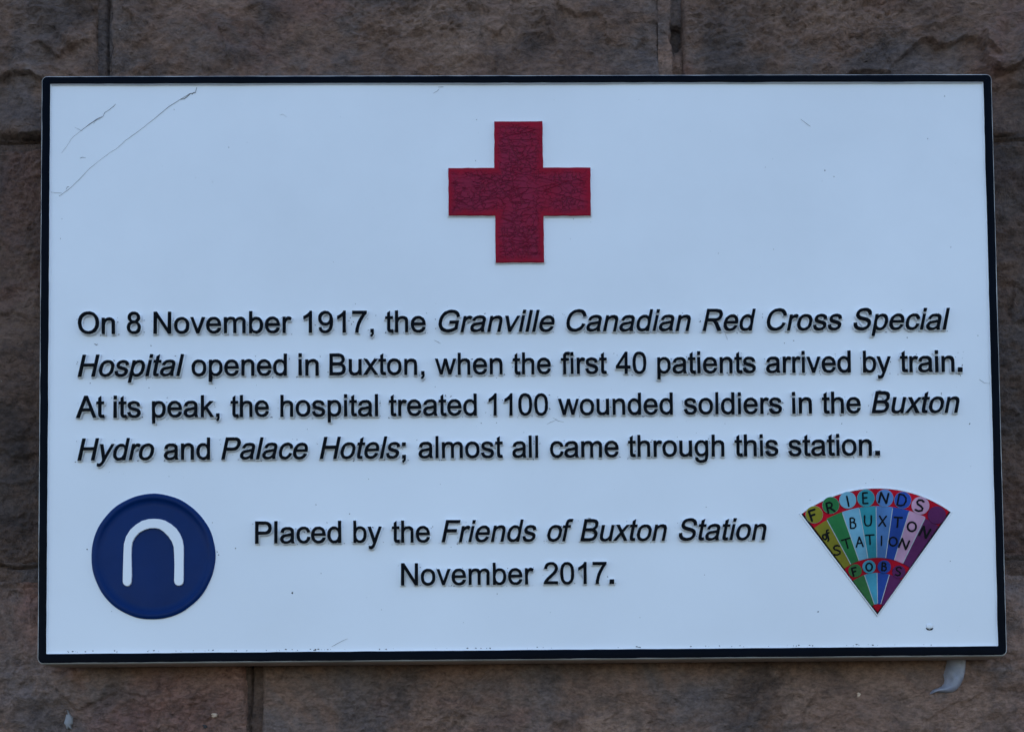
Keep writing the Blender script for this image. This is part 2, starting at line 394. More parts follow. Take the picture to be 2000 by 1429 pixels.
# letter outlines: character | advance | outline in 1/100 em
GLYPH_DATA = '''0|55.6|M4.15 35.3 Q4.15 48 6.77 55.73 Q9.38 63.48 14.52 67.67 Q19.67 71.88 27.48 71.88 Q33.25 71.88 37.59 69.55 Q41.94 67.23 44.77 62.86 Q47.61 58.5 49.22 52.22 Q50.83 45.95 50.83 35.3 Q50.83 22.7 48.23 14.97 Q45.66 7.23 40.5 3 Q35.36 -1.22 27.48 -1.22 Q17.14 -1.22 11.23 6.2 Q4.16 15.14 4.15 35.3 z M13.19 35.3 Q13.19 17.67 17.31 11.83 Q21.44 6 27.48 6 Q33.55 6 37.67 11.86 Q41.8 17.72 41.8 35.3 Q41.8 52.98 37.67 58.78 Q33.55 64.59 27.39 64.59 Q21.34 64.59 17.72 59.47 Q13.19 52.94 13.19 35.3 z
1|55.6|M37.25 0 L28.47 0 L28.47 56 Q25.3 52.98 20.14 49.95 Q14.98 46.92 10.89 45.41 L10.89 53.91 Q18.27 57.38 23.78 62.3 Q29.3 67.23 31.59 71.88 L37.25 71.88 z
2|55.6|M50.34 8.45 L50.34 0 L3.03 0 Q2.94 3.17 4.05 6.11 Q5.86 10.94 9.83 15.63 Q13.81 20.31 21.34 26.47 Q33.02 36.03 37.11 41.63 Q41.22 47.22 41.22 52.2 Q41.22 57.42 37.47 61 Q33.73 64.59 27.73 64.59 Q21.39 64.59 17.58 60.78 Q13.77 56.98 13.72 50.25 L4.69 51.17 Q5.61 61.28 11.66 66.58 Q17.72 71.88 27.94 71.88 Q38.23 71.88 44.23 66.16 Q50.25 60.45 50.25 52 Q50.25 47.7 48.48 43.55 Q46.73 39.41 42.66 34.81 Q38.58 30.22 29.11 22.22 Q21.19 15.58 18.94 13.2 Q16.7 10.84 15.23 8.45 z
4|55.6|M32.33 0 L32.33 17.14 L1.27 17.14 L1.27 25.2 L33.94 71.58 L41.11 71.58 L41.11 25.2 L50.78 25.2 L50.78 17.14 L41.11 17.14 L41.11 0 z M32.33 25.2 L32.33 57.47 L9.91 25.2 z
7|55.6|M4.73 62.2 L4.73 70.66 L51.08 70.66 L51.08 63.81 Q44.23 56.55 37.52 44.48 Q30.81 32.42 27.16 19.67 Q24.52 10.69 23.78 0 L14.75 0 Q14.89 8.45 18.06 20.41 Q21.23 32.38 27.17 43.48 Q33.11 54.59 39.8 62.2 z
8|55.6|M17.67 38.81 Q12.2 40.83 9.56 44.53 Q6.94 48.25 6.94 53.42 Q6.94 61.23 12.55 66.55 Q18.17 71.88 27.48 71.88 Q36.86 71.88 42.58 66.42 Q48.3 60.98 48.3 53.17 Q48.3 48.19 45.67 44.5 Q43.06 40.83 37.75 38.81 Q44.34 36.67 47.78 31.88 Q51.22 27.09 51.22 20.45 Q51.22 11.28 44.72 5.03 Q38.23 -1.22 27.64 -1.22 Q17.05 -1.22 10.55 5.05 Q4.05 11.33 4.05 20.7 Q4.05 27.69 7.59 32.39 Q11.14 37.11 17.67 38.81 z M15.92 53.72 Q15.92 48.64 19.19 45.41 Q22.47 42.19 27.69 42.19 Q32.77 42.19 36.02 45.38 Q39.27 48.58 39.27 53.22 Q39.27 58.06 35.91 61.36 Q32.56 64.66 27.59 64.66 Q22.56 64.66 19.23 61.42 Q15.92 58.2 15.92 53.72 z M13.09 20.66 Q13.09 16.89 14.88 13.38 Q16.66 9.86 20.17 7.92 Q23.69 6 27.73 6 Q34.03 6 38.13 10.05 Q42.23 14.11 42.23 20.36 Q42.23 26.7 38.02 30.86 Q33.8 35.02 27.44 35.02 Q21.23 35.02 17.16 30.91 Q13.09 26.81 13.09 20.66 z
9|55.6|M5.47 16.55 L13.92 17.33 Q14.98 11.38 18.02 8.69 Q21.05 6 25.78 6 Q29.83 6 32.88 7.86 Q35.94 9.72 37.89 12.81 Q39.84 15.92 41.16 21.19 Q42.48 26.47 42.48 31.94 Q42.48 32.52 42.44 33.69 Q39.8 29.5 35.23 26.88 Q30.67 24.27 25.34 24.27 Q16.45 24.27 10.3 30.7 Q4.16 37.16 4.16 47.7 Q4.16 58.59 10.58 65.23 Q17 71.88 26.66 71.88 Q33.64 71.88 39.42 68.11 Q45.22 64.36 48.22 57.39 Q51.22 50.44 51.22 37.25 Q51.22 23.53 48.23 15.41 Q45.27 7.28 39.38 3.03 Q33.5 -1.22 25.59 -1.22 Q17.19 -1.22 11.86 3.44 Q6.55 8.11 5.47 16.55 z M41.45 48.14 Q41.45 55.72 37.42 60.16 Q33.41 64.59 27.73 64.59 Q21.88 64.59 17.53 59.81 Q13.19 55.03 13.19 47.41 Q13.19 40.58 17.31 36.3 Q21.44 32.03 27.48 32.03 Q33.59 32.03 37.52 36.3 Q41.45 40.58 41.45 48.14 z
,|27.8|M8.89 0 L8.89 10.02 L18.89 10.02 L18.89 0 Q18.89 -5.52 16.94 -8.91 Q14.98 -12.31 10.75 -14.16 L8.3 -10.41 Q11.08 -9.19 12.39 -6.81 Q13.72 -4.44 13.88 0 z
.|27.8|M7.0 0 L7.0 13.6 L21.0 13.6 L21.0 0 z
;|27.8|M8.89 41.84 L8.89 51.86 L18.89 51.86 L18.89 41.84 z M8.89 0 L8.89 10.02 L18.89 10.02 L18.89 0 Q18.89 -5.52 16.94 -8.91 Q14.98 -12.31 10.75 -14.16 L8.3 -10.41 Q11.08 -9.19 12.39 -6.81 Q13.72 -4.44 13.88 0 z
A|66.7|M-0.14 0 L27.34 71.58 L37.55 71.58 L66.84 0 L56.06 0 L47.7 21.69 L17.78 21.69 L9.91 0 z M20.52 29.39 L44.78 29.39 L37.31 49.22 Q33.89 58.25 32.23 64.06 Q30.86 57.17 28.38 50.39 z
B|66.7|M7.33 0 L7.33 71.58 L34.19 71.58 Q42.39 71.58 47.34 69.41 Q52.3 67.23 55.09 62.72 Q57.91 58.2 57.91 53.27 Q57.91 48.69 55.42 44.63 Q52.94 40.58 47.91 38.09 Q54.39 36.19 57.88 31.59 Q61.38 27 61.38 20.75 Q61.38 15.72 59.25 11.39 Q57.13 7.08 54 4.73 Q50.88 2.39 46.16 1.19 Q41.45 0 34.63 0 z M16.8 41.5 L32.28 41.5 Q38.58 41.5 41.31 42.33 Q44.92 43.41 46.75 45.89 Q48.58 48.39 48.58 52.16 Q48.58 55.72 46.88 58.42 Q45.17 61.14 41.98 62.14 Q38.81 63.14 31.11 63.14 L16.8 63.14 z M16.8 8.45 L34.63 8.45 Q39.2 8.45 41.06 8.8 Q44.34 9.38 46.53 10.73 Q48.73 12.11 50.14 14.72 Q51.56 17.33 51.56 20.75 Q51.56 24.75 49.52 27.7 Q47.47 30.67 43.83 31.86 Q40.19 33.06 33.34 33.06 L16.8 33.06 z
C|72.2|M58.8 25.09 L68.27 22.7 Q65.28 11.03 57.55 4.91 Q49.81 -1.22 38.63 -1.22 Q27.05 -1.22 19.8 3.48 Q12.55 8.2 8.77 17.14 Q4.98 26.08 4.98 36.33 Q4.98 47.52 9.25 55.83 Q13.53 64.16 21.41 68.47 Q29.3 72.8 38.77 72.8 Q49.52 72.8 56.84 67.33 Q64.16 61.86 67.05 51.95 L57.72 49.75 Q55.22 57.56 50.48 61.13 Q45.75 64.7 38.58 64.7 Q30.33 64.7 24.78 60.73 Q19.23 56.78 16.98 50.11 Q14.75 43.45 14.75 36.38 Q14.75 27.25 17.41 20.44 Q20.06 13.63 25.67 10.25 Q31.3 6.89 37.84 6.89 Q45.8 6.89 51.31 11.47 Q56.84 16.06 58.8 25.09 z
F|61.1|M8.2 0 L8.2 71.58 L56.5 71.58 L56.5 63.14 L17.67 63.14 L17.67 40.97 L51.27 40.97 L51.27 32.52 L17.67 32.52 L17.67 0 z
G|77.8|M41.22 28.08 L41.22 36.47 L71.53 36.53 L71.53 9.97 Q64.55 4.39 57.13 1.58 Q49.7 -1.22 41.89 -1.22 Q31.34 -1.22 22.72 3.3 Q14.11 7.81 9.72 16.36 Q5.33 24.91 5.33 35.45 Q5.33 45.91 9.69 54.95 Q14.06 64.02 22.27 68.41 Q30.47 72.8 41.16 72.8 Q48.92 72.8 55.19 70.28 Q61.47 67.78 65.03 63.28 Q68.61 58.8 70.45 51.56 L61.92 49.22 Q60.3 54.69 57.91 57.81 Q55.52 60.94 51.06 62.81 Q46.63 64.7 41.22 64.7 Q34.72 64.7 29.98 62.72 Q25.25 60.75 22.34 57.52 Q19.44 54.3 17.83 50.44 Q15.09 43.8 15.09 36.03 Q15.09 26.47 18.38 20.02 Q21.69 13.58 27.98 10.45 Q34.28 7.33 41.36 7.33 Q47.52 7.33 53.38 9.69 Q59.23 12.06 62.25 14.75 L62.25 28.08 z
H|72.2|M8.02 0 L8.02 71.58 L17.48 71.58 L17.48 42.19 L54.69 42.19 L54.69 71.58 L64.16 71.58 L64.16 0 L54.69 0 L54.69 33.73 L17.48 33.73 L17.48 0 z
N|72.2|M7.63 0 L7.63 71.58 L17.33 71.58 L54.94 15.38 L54.94 71.58 L64.02 71.58 L64.02 0 L54.3 0 L16.7 56.25 L16.7 0 z
O|77.8|M4.83 34.86 Q4.83 52.69 14.39 62.77 Q23.97 72.86 39.11 72.86 Q49.03 72.86 56.98 68.11 Q64.94 63.38 69.11 54.91 Q73.3 46.44 73.3 35.69 Q73.3 24.81 68.89 16.22 Q64.5 7.63 56.44 3.2 Q48.39 -1.22 39.06 -1.22 Q28.95 -1.22 20.98 3.66 Q13.03 8.55 8.92 16.98 Q4.83 25.44 4.83 34.86 z M14.59 34.72 Q14.59 21.78 21.55 14.33 Q28.52 6.89 39.02 6.89 Q49.7 6.89 56.61 14.41 Q63.53 21.92 63.53 35.75 Q63.53 44.48 60.58 51 Q57.63 57.52 51.94 61.11 Q46.25 64.7 39.16 64.7 Q29.11 64.7 21.84 57.78 Q14.59 50.88 14.59 34.72 z
P|66.7|M7.72 0 L7.72 71.58 L34.72 71.58 Q41.84 71.58 45.61 70.91 Q50.88 70.02 54.44 67.55 Q58.02 65.09 60.19 60.64 Q62.36 56.2 62.36 50.88 Q62.36 41.75 56.55 35.42 Q50.73 29.11 35.55 29.11 L17.19 29.11 L17.19 0 z M17.19 37.55 L35.69 37.55 Q44.88 37.55 48.73 40.97 Q52.59 44.39 52.59 50.59 Q52.59 55.08 50.31 58.27 Q48.05 61.47 44.34 62.5 Q41.94 63.14 35.5 63.14 L17.19 63.14 z
R|72.2|M7.86 0 L7.86 71.58 L39.59 71.58 Q49.17 71.58 54.14 69.64 Q59.13 67.72 62.11 62.83 Q65.09 57.95 65.09 52.05 Q65.09 44.44 60.16 39.2 Q55.22 33.98 44.92 32.56 Q48.69 30.77 50.64 29 Q54.78 25.2 58.5 19.48 L70.95 0 L59.03 0 L49.56 14.89 Q45.41 21.34 42.72 24.75 Q40.05 28.17 37.92 29.53 Q35.8 30.91 33.59 31.45 Q31.98 31.78 28.33 31.78 L17.33 31.78 L17.33 0 z M17.33 39.98 L37.7 39.98 Q44.19 39.98 47.84 41.33 Q51.52 42.67 53.42 45.63 Q55.33 48.58 55.33 52.05 Q55.33 57.13 51.64 60.39 Q47.95 63.67 39.98 63.67 L17.33 63.67 z
S|66.7|M4.5 23 L13.42 23.78 Q14.06 18.41 16.38 14.97 Q18.7 11.53 23.58 9.41 Q28.47 7.28 34.58 7.28 Q39.98 7.28 44.14 8.89 Q48.3 10.5 50.31 13.3 Q52.34 16.11 52.34 19.44 Q52.34 22.8 50.39 25.31 Q48.44 27.83 43.95 29.55 Q41.06 30.67 31.2 33.03 Q21.34 35.41 17.39 37.5 Q12.25 40.19 9.73 44.16 Q7.23 48.14 7.23 53.08 Q7.23 58.5 10.3 63.2 Q13.38 67.92 19.28 70.36 Q25.2 72.8 32.42 72.8 Q40.38 72.8 46.45 70.23 Q52.55 67.67 55.81 62.69 Q59.08 57.72 59.33 51.42 L50.25 50.73 Q49.52 57.52 45.28 60.98 Q41.06 64.45 32.83 64.45 Q24.22 64.45 20.28 61.3 Q16.36 58.16 16.36 53.72 Q16.36 49.86 19.14 47.36 Q21.88 44.88 33.42 42.27 Q44.97 39.66 49.27 37.7 Q55.52 34.81 58.48 30.39 Q61.47 25.98 61.47 20.22 Q61.47 14.5 58.2 9.44 Q54.94 4.39 48.8 1.58 Q42.67 -1.22 35.02 -1.22 Q25.3 -1.22 18.72 1.61 Q12.16 4.44 8.42 10.13 Q4.69 15.83 4.5 23 z
a|55.6|M40.44 6.39 Q35.55 2.25 31.03 0.53 Q26.52 -1.17 21.34 -1.17 Q12.8 -1.17 8.2 3 Q3.61 7.17 3.61 13.67 Q3.61 17.48 5.34 20.63 Q7.08 23.78 9.89 25.69 Q12.7 27.59 16.22 28.56 Q18.8 29.25 24.03 29.89 Q34.67 31.16 39.7 32.91 Q39.75 34.72 39.75 35.2 Q39.75 40.58 37.25 42.78 Q33.89 45.75 27.25 45.75 Q21.05 45.75 18.09 43.58 Q15.14 41.41 13.72 35.89 L5.13 37.06 Q6.3 42.58 8.98 45.97 Q11.67 49.36 16.75 51.19 Q21.83 53.03 28.52 53.03 Q35.16 53.03 39.3 51.47 Q43.45 49.91 45.41 47.53 Q47.36 45.17 48.14 41.55 Q48.58 39.31 48.58 33.45 L48.58 21.73 Q48.58 9.47 49.14 6.22 Q49.7 2.98 51.38 0 L42.19 0 Q40.83 2.73 40.44 6.39 z M39.7 26.03 Q34.91 24.08 25.34 22.7 Q19.92 21.92 17.67 20.94 Q15.44 19.97 14.2 18.09 Q12.98 16.22 12.98 13.92 Q12.98 10.41 15.64 8.06 Q18.31 5.72 23.44 5.72 Q28.52 5.72 32.47 7.94 Q36.42 10.16 38.28 14.02 Q39.7 17 39.7 22.8 z
b|55.6|M14.7 0 L6.55 0 L6.55 71.58 L15.33 71.58 L15.33 46.05 Q20.91 53.03 29.55 53.03 Q34.33 53.03 38.59 51.09 Q42.88 49.17 45.63 45.67 Q48.39 42.19 49.95 37.25 Q51.52 32.33 51.52 26.7 Q51.52 13.38 44.92 6.09 Q38.33 -1.17 29.11 -1.17 Q19.92 -1.17 14.7 6.5 z M14.59 26.31 Q14.59 17 17.14 12.84 Q21.3 6.06 28.38 6.06 Q34.13 6.06 38.33 11.06 Q42.53 16.06 42.53 25.98 Q42.53 36.14 38.5 40.97 Q34.47 45.8 28.77 45.8 Q23 45.8 18.8 40.8 Q14.59 35.8 14.59 26.31 z
c|50|M40.44 19 L49.08 17.88 Q47.66 8.94 41.81 3.88 Q35.98 -1.17 27.48 -1.17 Q16.84 -1.17 10.38 5.78 Q3.91 12.75 3.91 25.73 Q3.91 34.13 6.69 40.42 Q9.47 46.73 15.16 49.88 Q20.84 53.03 27.55 53.03 Q35.98 53.03 41.36 48.75 Q46.73 44.48 48.25 36.63 L39.7 35.3 Q38.48 40.53 35.38 43.16 Q32.28 45.8 27.88 45.8 Q21.23 45.8 17.08 41.03 Q12.94 36.28 12.94 25.98 Q12.94 15.53 16.94 10.8 Q20.95 6.06 27.39 6.06 Q32.56 6.06 36.03 9.23 Q39.5 12.41 40.44 19 z
d|55.6|M40.23 0 L40.23 6.55 Q35.3 -1.17 25.73 -1.17 Q19.53 -1.17 14.33 2.25 Q9.13 5.67 6.27 11.8 Q3.42 17.92 3.42 25.88 Q3.42 33.64 6 39.97 Q8.59 46.3 13.77 49.66 Q18.95 53.03 25.34 53.03 Q30.03 53.03 33.69 51.05 Q37.36 49.08 39.66 45.91 L39.66 71.58 L48.39 71.58 L48.39 0 z M12.45 25.88 Q12.45 15.92 16.64 10.98 Q20.84 6.06 26.56 6.06 Q32.33 6.06 36.34 10.77 Q40.38 15.48 40.38 25.14 Q40.38 35.8 36.27 40.77 Q32.17 45.75 26.17 45.75 Q20.31 45.75 16.38 40.97 Q12.45 36.19 12.45 25.88 z
e|55.6|M42.09 16.7 L51.17 15.58 Q49.03 7.63 43.22 3.22 Q37.41 -1.17 28.38 -1.17 Q17 -1.17 10.33 5.83 Q3.66 12.84 3.66 25.48 Q3.66 38.58 10.39 45.8 Q17.14 53.03 27.88 53.03 Q38.28 53.03 44.88 45.95 Q51.47 38.88 51.47 26.03 Q51.47 25.25 51.42 23.69 L12.75 23.69 Q13.23 15.14 17.58 10.59 Q21.92 6.06 28.42 6.06 Q33.25 6.06 36.67 8.59 Q40.09 11.14 42.09 16.7 z M13.23 30.91 L42.19 30.91 Q41.61 37.45 38.88 40.72 Q34.67 45.8 27.98 45.8 Q21.92 45.8 17.8 41.75 Q13.67 37.7 13.23 30.91 z
f|27.8|M8.69 0 L8.69 45.02 L0.92 45.02 L0.92 51.86 L8.69 51.86 L8.69 57.38 Q8.69 62.59 9.63 65.14 Q10.89 68.56 14.08 70.67 Q17.28 72.8 23.05 72.8 Q26.77 72.8 31.25 71.92 L29.94 64.27 Q27.2 64.75 24.75 64.75 Q20.75 64.75 19.09 63.03 Q17.44 61.33 17.44 56.64 L17.44 51.86 L27.55 51.86 L27.55 45.02 L17.44 45.02 L17.44 0 z
g|55.6|M4.98 -4.3 L13.53 -5.56 Q14.06 -9.52 16.5 -11.33 Q19.78 -13.77 25.44 -13.77 Q31.55 -13.77 34.86 -11.33 Q38.19 -8.89 39.36 -4.5 Q40.05 -1.81 39.98 6.78 Q34.23 0 25.64 0 Q14.94 0 9.08 7.72 Q3.22 15.44 3.22 26.22 Q3.22 33.64 5.91 39.91 Q8.59 46.19 13.69 49.61 Q18.8 53.03 25.69 53.03 Q34.86 53.03 40.83 45.61 L40.83 51.86 L48.92 51.86 L48.92 7.03 Q48.92 -5.08 46.45 -10.13 Q44 -15.19 38.64 -18.11 Q33.3 -21.05 25.48 -21.05 Q16.22 -21.05 10.5 -16.88 Q4.78 -12.7 4.98 -4.3 z M12.25 26.86 Q12.25 16.66 16.3 11.97 Q20.36 7.28 26.47 7.28 Q32.52 7.28 36.61 11.94 Q40.72 16.61 40.72 26.56 Q40.72 36.08 36.5 40.91 Q32.28 45.75 26.31 45.75 Q20.45 45.75 16.34 40.98 Q12.25 36.23 12.25 26.86 z
h|55.6|M6.59 0 L6.59 71.58 L15.38 71.58 L15.38 45.91 Q21.53 53.03 30.91 53.03 Q36.67 53.03 40.92 50.75 Q45.17 48.48 47 44.48 Q48.83 40.48 48.83 32.86 L48.83 0 L40.05 0 L40.05 32.86 Q40.05 39.45 37.19 42.45 Q34.33 45.45 29.11 45.45 Q25.2 45.45 21.75 43.42 Q18.31 41.41 16.84 37.94 Q15.38 34.47 15.38 28.38 L15.38 0 z
i|22.2|M6.64 61.47 L6.64 71.58 L15.44 71.58 L15.44 61.47 z M6.64 0 L6.64 51.86 L15.44 51.86 L15.44 0 z
k|50|M6.64 0 L6.64 71.58 L15.44 71.58 L15.44 30.77 L36.23 51.86 L47.61 51.86 L27.78 32.63 L49.61 0 L38.77 0 L21.63 26.52 L15.44 20.56 L15.44 0 z
l|22.2|M6.39 0 L6.39 71.58 L15.19 71.58 L15.19 0 z
m|83.3|M6.59 0 L6.59 51.86 L14.45 51.86 L14.45 44.58 Q16.89 48.39 20.95 50.7 Q25 53.03 30.17 53.03 Q35.94 53.03 39.63 50.64 Q43.31 48.25 44.83 43.95 Q50.98 53.03 60.84 53.03 Q68.56 53.03 72.7 48.75 Q76.86 44.48 76.86 35.59 L76.86 0 L68.11 0 L68.11 32.67 Q68.11 37.94 67.25 40.25 Q66.41 42.58 64.16 43.98 Q61.92 45.41 58.89 45.41 Q53.42 45.41 49.8 41.77 Q46.19 38.14 46.19 30.13 L46.19 0 L37.41 0 L37.41 33.69 Q37.41 39.55 35.25 42.47 Q33.11 45.41 28.22 45.41 Q24.52 45.41 21.36 43.45 Q18.22 41.5 16.8 37.73 Q15.38 33.98 15.38 26.91 L15.38 0 z
n|55.6|M6.59 0 L6.59 51.86 L14.5 51.86 L14.5 44.48 Q20.22 53.03 31 53.03 Q35.69 53.03 39.63 51.34 Q43.56 49.66 45.52 46.92 Q47.47 44.19 48.25 40.44 Q48.73 37.98 48.73 31.89 L48.73 0 L39.94 0 L39.94 31.55 Q39.94 36.92 38.91 39.58 Q37.89 42.23 35.28 43.81 Q32.67 45.41 29.16 45.41 Q23.53 45.41 19.45 41.84 Q15.38 38.28 15.38 28.33 L15.38 0 z
o|55.6|M3.33 25.92 Q3.33 40.33 11.33 47.27 Q18.02 53.03 27.64 53.03 Q38.33 53.03 45.11 46.02 Q51.91 39.02 51.91 26.66 Q51.91 16.66 48.91 10.91 Q45.91 5.17 40.16 2 Q34.42 -1.17 27.64 -1.17 Q16.75 -1.17 10.03 5.81 Q3.33 12.8 3.33 25.92 z M12.36 25.92 Q12.36 15.97 16.7 11.02 Q21.05 6.06 27.64 6.06 Q34.19 6.06 38.53 11.03 Q42.88 16.02 42.88 26.22 Q42.88 35.84 38.5 40.8 Q34.13 45.75 27.64 45.75 Q21.05 45.75 16.7 40.81 Q12.36 35.89 12.36 25.92 z
p|55.6|M6.59 -19.88 L6.59 51.86 L14.59 51.86 L14.59 45.13 Q17.44 49.08 21 51.05 Q24.56 53.03 29.64 53.03 Q36.28 53.03 41.36 49.61 Q46.44 46.19 49.02 39.95 Q51.61 33.73 51.61 26.31 Q51.61 18.36 48.75 11.98 Q45.91 5.61 40.45 2.22 Q35.02 -1.17 29 -1.17 Q24.61 -1.17 21.11 0.69 Q17.63 2.55 15.38 5.38 L15.38 -19.88 z M14.55 25.64 Q14.55 15.63 18.59 10.84 Q22.66 6.06 28.42 6.06 Q34.28 6.06 38.45 11.02 Q42.63 15.97 42.63 26.38 Q42.63 36.28 38.55 41.2 Q34.47 46.14 28.81 46.14 Q23.19 46.14 18.86 40.89 Q14.55 35.64 14.55 25.64 z
r|33.3|M6.5 0 L6.5 51.86 L14.41 51.86 L14.41 44 Q17.44 49.52 20 51.27 Q22.56 53.03 25.64 53.03 Q30.08 53.03 34.67 50.2 L31.64 42.05 Q28.42 43.95 25.2 43.95 Q22.31 43.95 20.02 42.22 Q17.72 40.48 16.75 37.41 Q15.28 32.72 15.28 27.16 L15.28 0 z
s|50|M3.08 15.48 L11.77 16.84 Q12.5 11.63 15.84 8.84 Q19.19 6.06 25.2 6.06 Q31.25 6.06 34.17 8.52 Q37.11 10.98 37.11 14.31 Q37.11 17.28 34.52 19 Q32.72 20.17 25.53 21.97 Q15.88 24.42 12.14 26.2 Q8.41 27.98 6.47 31.13 Q4.55 34.28 4.55 38.09 Q4.55 41.55 6.13 44.5 Q7.72 47.47 10.45 49.42 Q12.5 50.92 16.03 51.97 Q19.58 53.03 23.64 53.03 Q29.73 53.03 34.34 51.27 Q38.97 49.52 41.16 46.5 Q43.36 43.5 44.19 38.48 L35.59 37.31 Q35.02 41.31 32.2 43.55 Q29.39 45.8 24.27 45.8 Q18.22 45.8 15.63 43.8 Q13.03 41.8 13.03 39.11 Q13.03 37.41 14.11 36.03 Q15.19 34.63 17.48 33.69 Q18.8 33.2 25.25 31.45 Q34.58 28.95 38.25 27.36 Q41.94 25.78 44.03 22.75 Q46.14 19.73 46.14 15.23 Q46.14 10.84 43.58 6.95 Q41.02 3.08 36.17 0.95 Q31.34 -1.17 25.25 -1.17 Q15.14 -1.17 9.84 3.03 Q4.55 7.23 3.08 15.48 z
t|27.8|M25.78 7.86 L27.05 0.09 Q23.34 -0.69 20.41 -0.69 Q15.63 -0.69 12.98 0.83 Q10.36 2.34 9.28 4.81 Q8.2 7.28 8.2 15.19 L8.2 45.02 L1.77 45.02 L1.77 51.86 L8.2 51.86 L8.2 64.7 L16.94 69.97 L16.94 51.86 L25.78 51.86 L25.78 45.02 L16.94 45.02 L16.94 14.7 Q16.94 10.94 17.41 9.86 Q17.88 8.8 18.92 8.16 Q19.97 7.52 21.92 7.52 Q23.39 7.52 25.78 7.86 z
u|55.6|M40.58 0 L40.58 7.63 Q34.52 -1.17 24.13 -1.17 Q19.53 -1.17 15.55 0.58 Q11.58 2.34 9.64 5 Q7.72 7.67 6.94 11.53 Q6.39 14.11 6.39 19.73 L6.39 51.86 L15.19 51.86 L15.19 23.09 Q15.19 16.22 15.72 13.81 Q16.55 10.36 19.23 8.38 Q21.92 6.39 25.88 6.39 Q29.83 6.39 33.3 8.42 Q36.77 10.45 38.2 13.94 Q39.66 17.44 39.66 24.08 L39.66 51.86 L48.44 51.86 L48.44 0 z
v|50|M21 0 L1.27 51.86 L10.55 51.86 L21.69 20.8 Q23.48 15.77 25 10.36 Q26.17 14.45 28.27 20.22 L39.8 51.86 L48.83 51.86 L29.2 0 z
w|72.2|M16.16 0 L0.3 51.86 L9.38 51.86 L17.63 21.92 L20.7 10.8 Q20.91 11.63 23.39 21.48 L31.64 51.86 L40.67 51.86 L48.44 21.78 L51.03 11.86 L54 21.88 L62.89 51.86 L71.44 51.86 L55.22 0 L46.09 0 L37.84 31.06 L35.84 39.89 L25.34 0 z
x|50|M0.73 0 L19.67 26.95 L2.16 51.86 L13.14 51.86 L21.09 39.7 Q23.34 36.23 24.7 33.89 Q26.86 37.11 28.66 39.59 L37.41 51.86 L47.91 51.86 L29.98 27.44 L49.27 0 L38.48 0 L27.83 16.11 L25 20.45 L11.38 0 z
y|50|M6.2 -19.97 L5.22 -11.72 Q8.11 -12.5 10.25 -12.5 Q13.19 -12.5 14.94 -11.52 Q16.7 -10.55 17.83 -8.8 Q18.66 -7.47 20.52 -2.25 Q20.75 -1.52 21.3 -0.09 L1.61 51.86 L11.08 51.86 L21.88 21.83 Q23.97 16.11 25.64 9.81 Q27.16 15.88 29.25 21.63 L40.33 51.86 L49.13 51.86 L29.39 -0.88 Q26.22 -9.42 24.47 -12.64 Q22.13 -17 19.09 -19.02 Q16.06 -21.05 11.86 -21.05 Q9.33 -21.05 6.2 -19.97 z'''
# ================================================================ curve based relief
def relief_mesh(name, loops, extrude, bev, res=1, y=0.0, offset=0.0, cyclic=True):
    """loops: lists of (x, z); returns a mesh whose middle plane is at depth y, facing -Y"""
    cu = bpy.data.curves.new(name, 'CURVE'); cu.dimensions = '2D'; cu.fill_mode = 'BOTH'
    cu.extrude = extrude; cu.bevel_depth = bev; cu.bevel_resolution = res; cu.offset = offset
    for lp in loops:
        s = cu.splines.new('POLY'); s.points.add(len(lp) - 1)
        for p, (x, z) in zip(s.points, lp): p.co = (x, z, 0, 1)
        s.use_cyclic_u = True
    ob = bpy.data.objects.new('tmp', cu); C.objects.link(ob)
    dg = bpy.context.evaluated_depsgraph_get()
    me = bpy.data.meshes.new_from_object(ob.evaluated_get(dg))
    bpy.data.objects.remove(ob); bpy.data.curves.remove(cu)
    n = len(me.vertices); co = np.empty(n * 3, np.float32); me.vertices.foreach_get('co', co); co = co.reshape(-1, 3)
    # acute corners must not throw long mitres: keep every vertex near the outline
    segs = np.array([(*lp[i], *lp[(i + 1) % len(lp)]) for lp in loops for i in range(len(lp))])
    a_, b_ = segs[:, :2], segs[:, 2:]; ab = b_ - a_; L2 = (ab ** 2).sum(1) + 1e-14
    u = np.clip(((co[:, None, :2] - a_[None]) * ab[None]).sum(-1) / L2[None], 0, 1)
    near = a_[None] + u[..., None] * ab[None]; dist = np.sqrt(((co[:, None, :2] - near) ** 2).sum(-1))
    k = dist.argmin(1); dm = dist[np.arange(n), k]; nr = near[np.arange(n), k]; lim = bev * 1.5 + abs(offset) * 1.5 + 1e-5
    far_ = dm > lim
    co[far_, :2] = nr[far_] + (co[far_, :2] - nr[far_]) / dm[far_, None] * lim
    out = np.stack([co[:, 0], y - co[:, 2], co[:, 1]], 1)
    me.vertices.foreach_set('co', out.ravel()); me.update()
    return me
def to_bm(bm, me, mat):
    n0 = len(bm.faces); bm.from_mesh(me); bm.faces.ensure_lookup_table()
    for f in bm.faces[n0:]: f.material_index = mat
    bpy.data.meshes.remove(me)
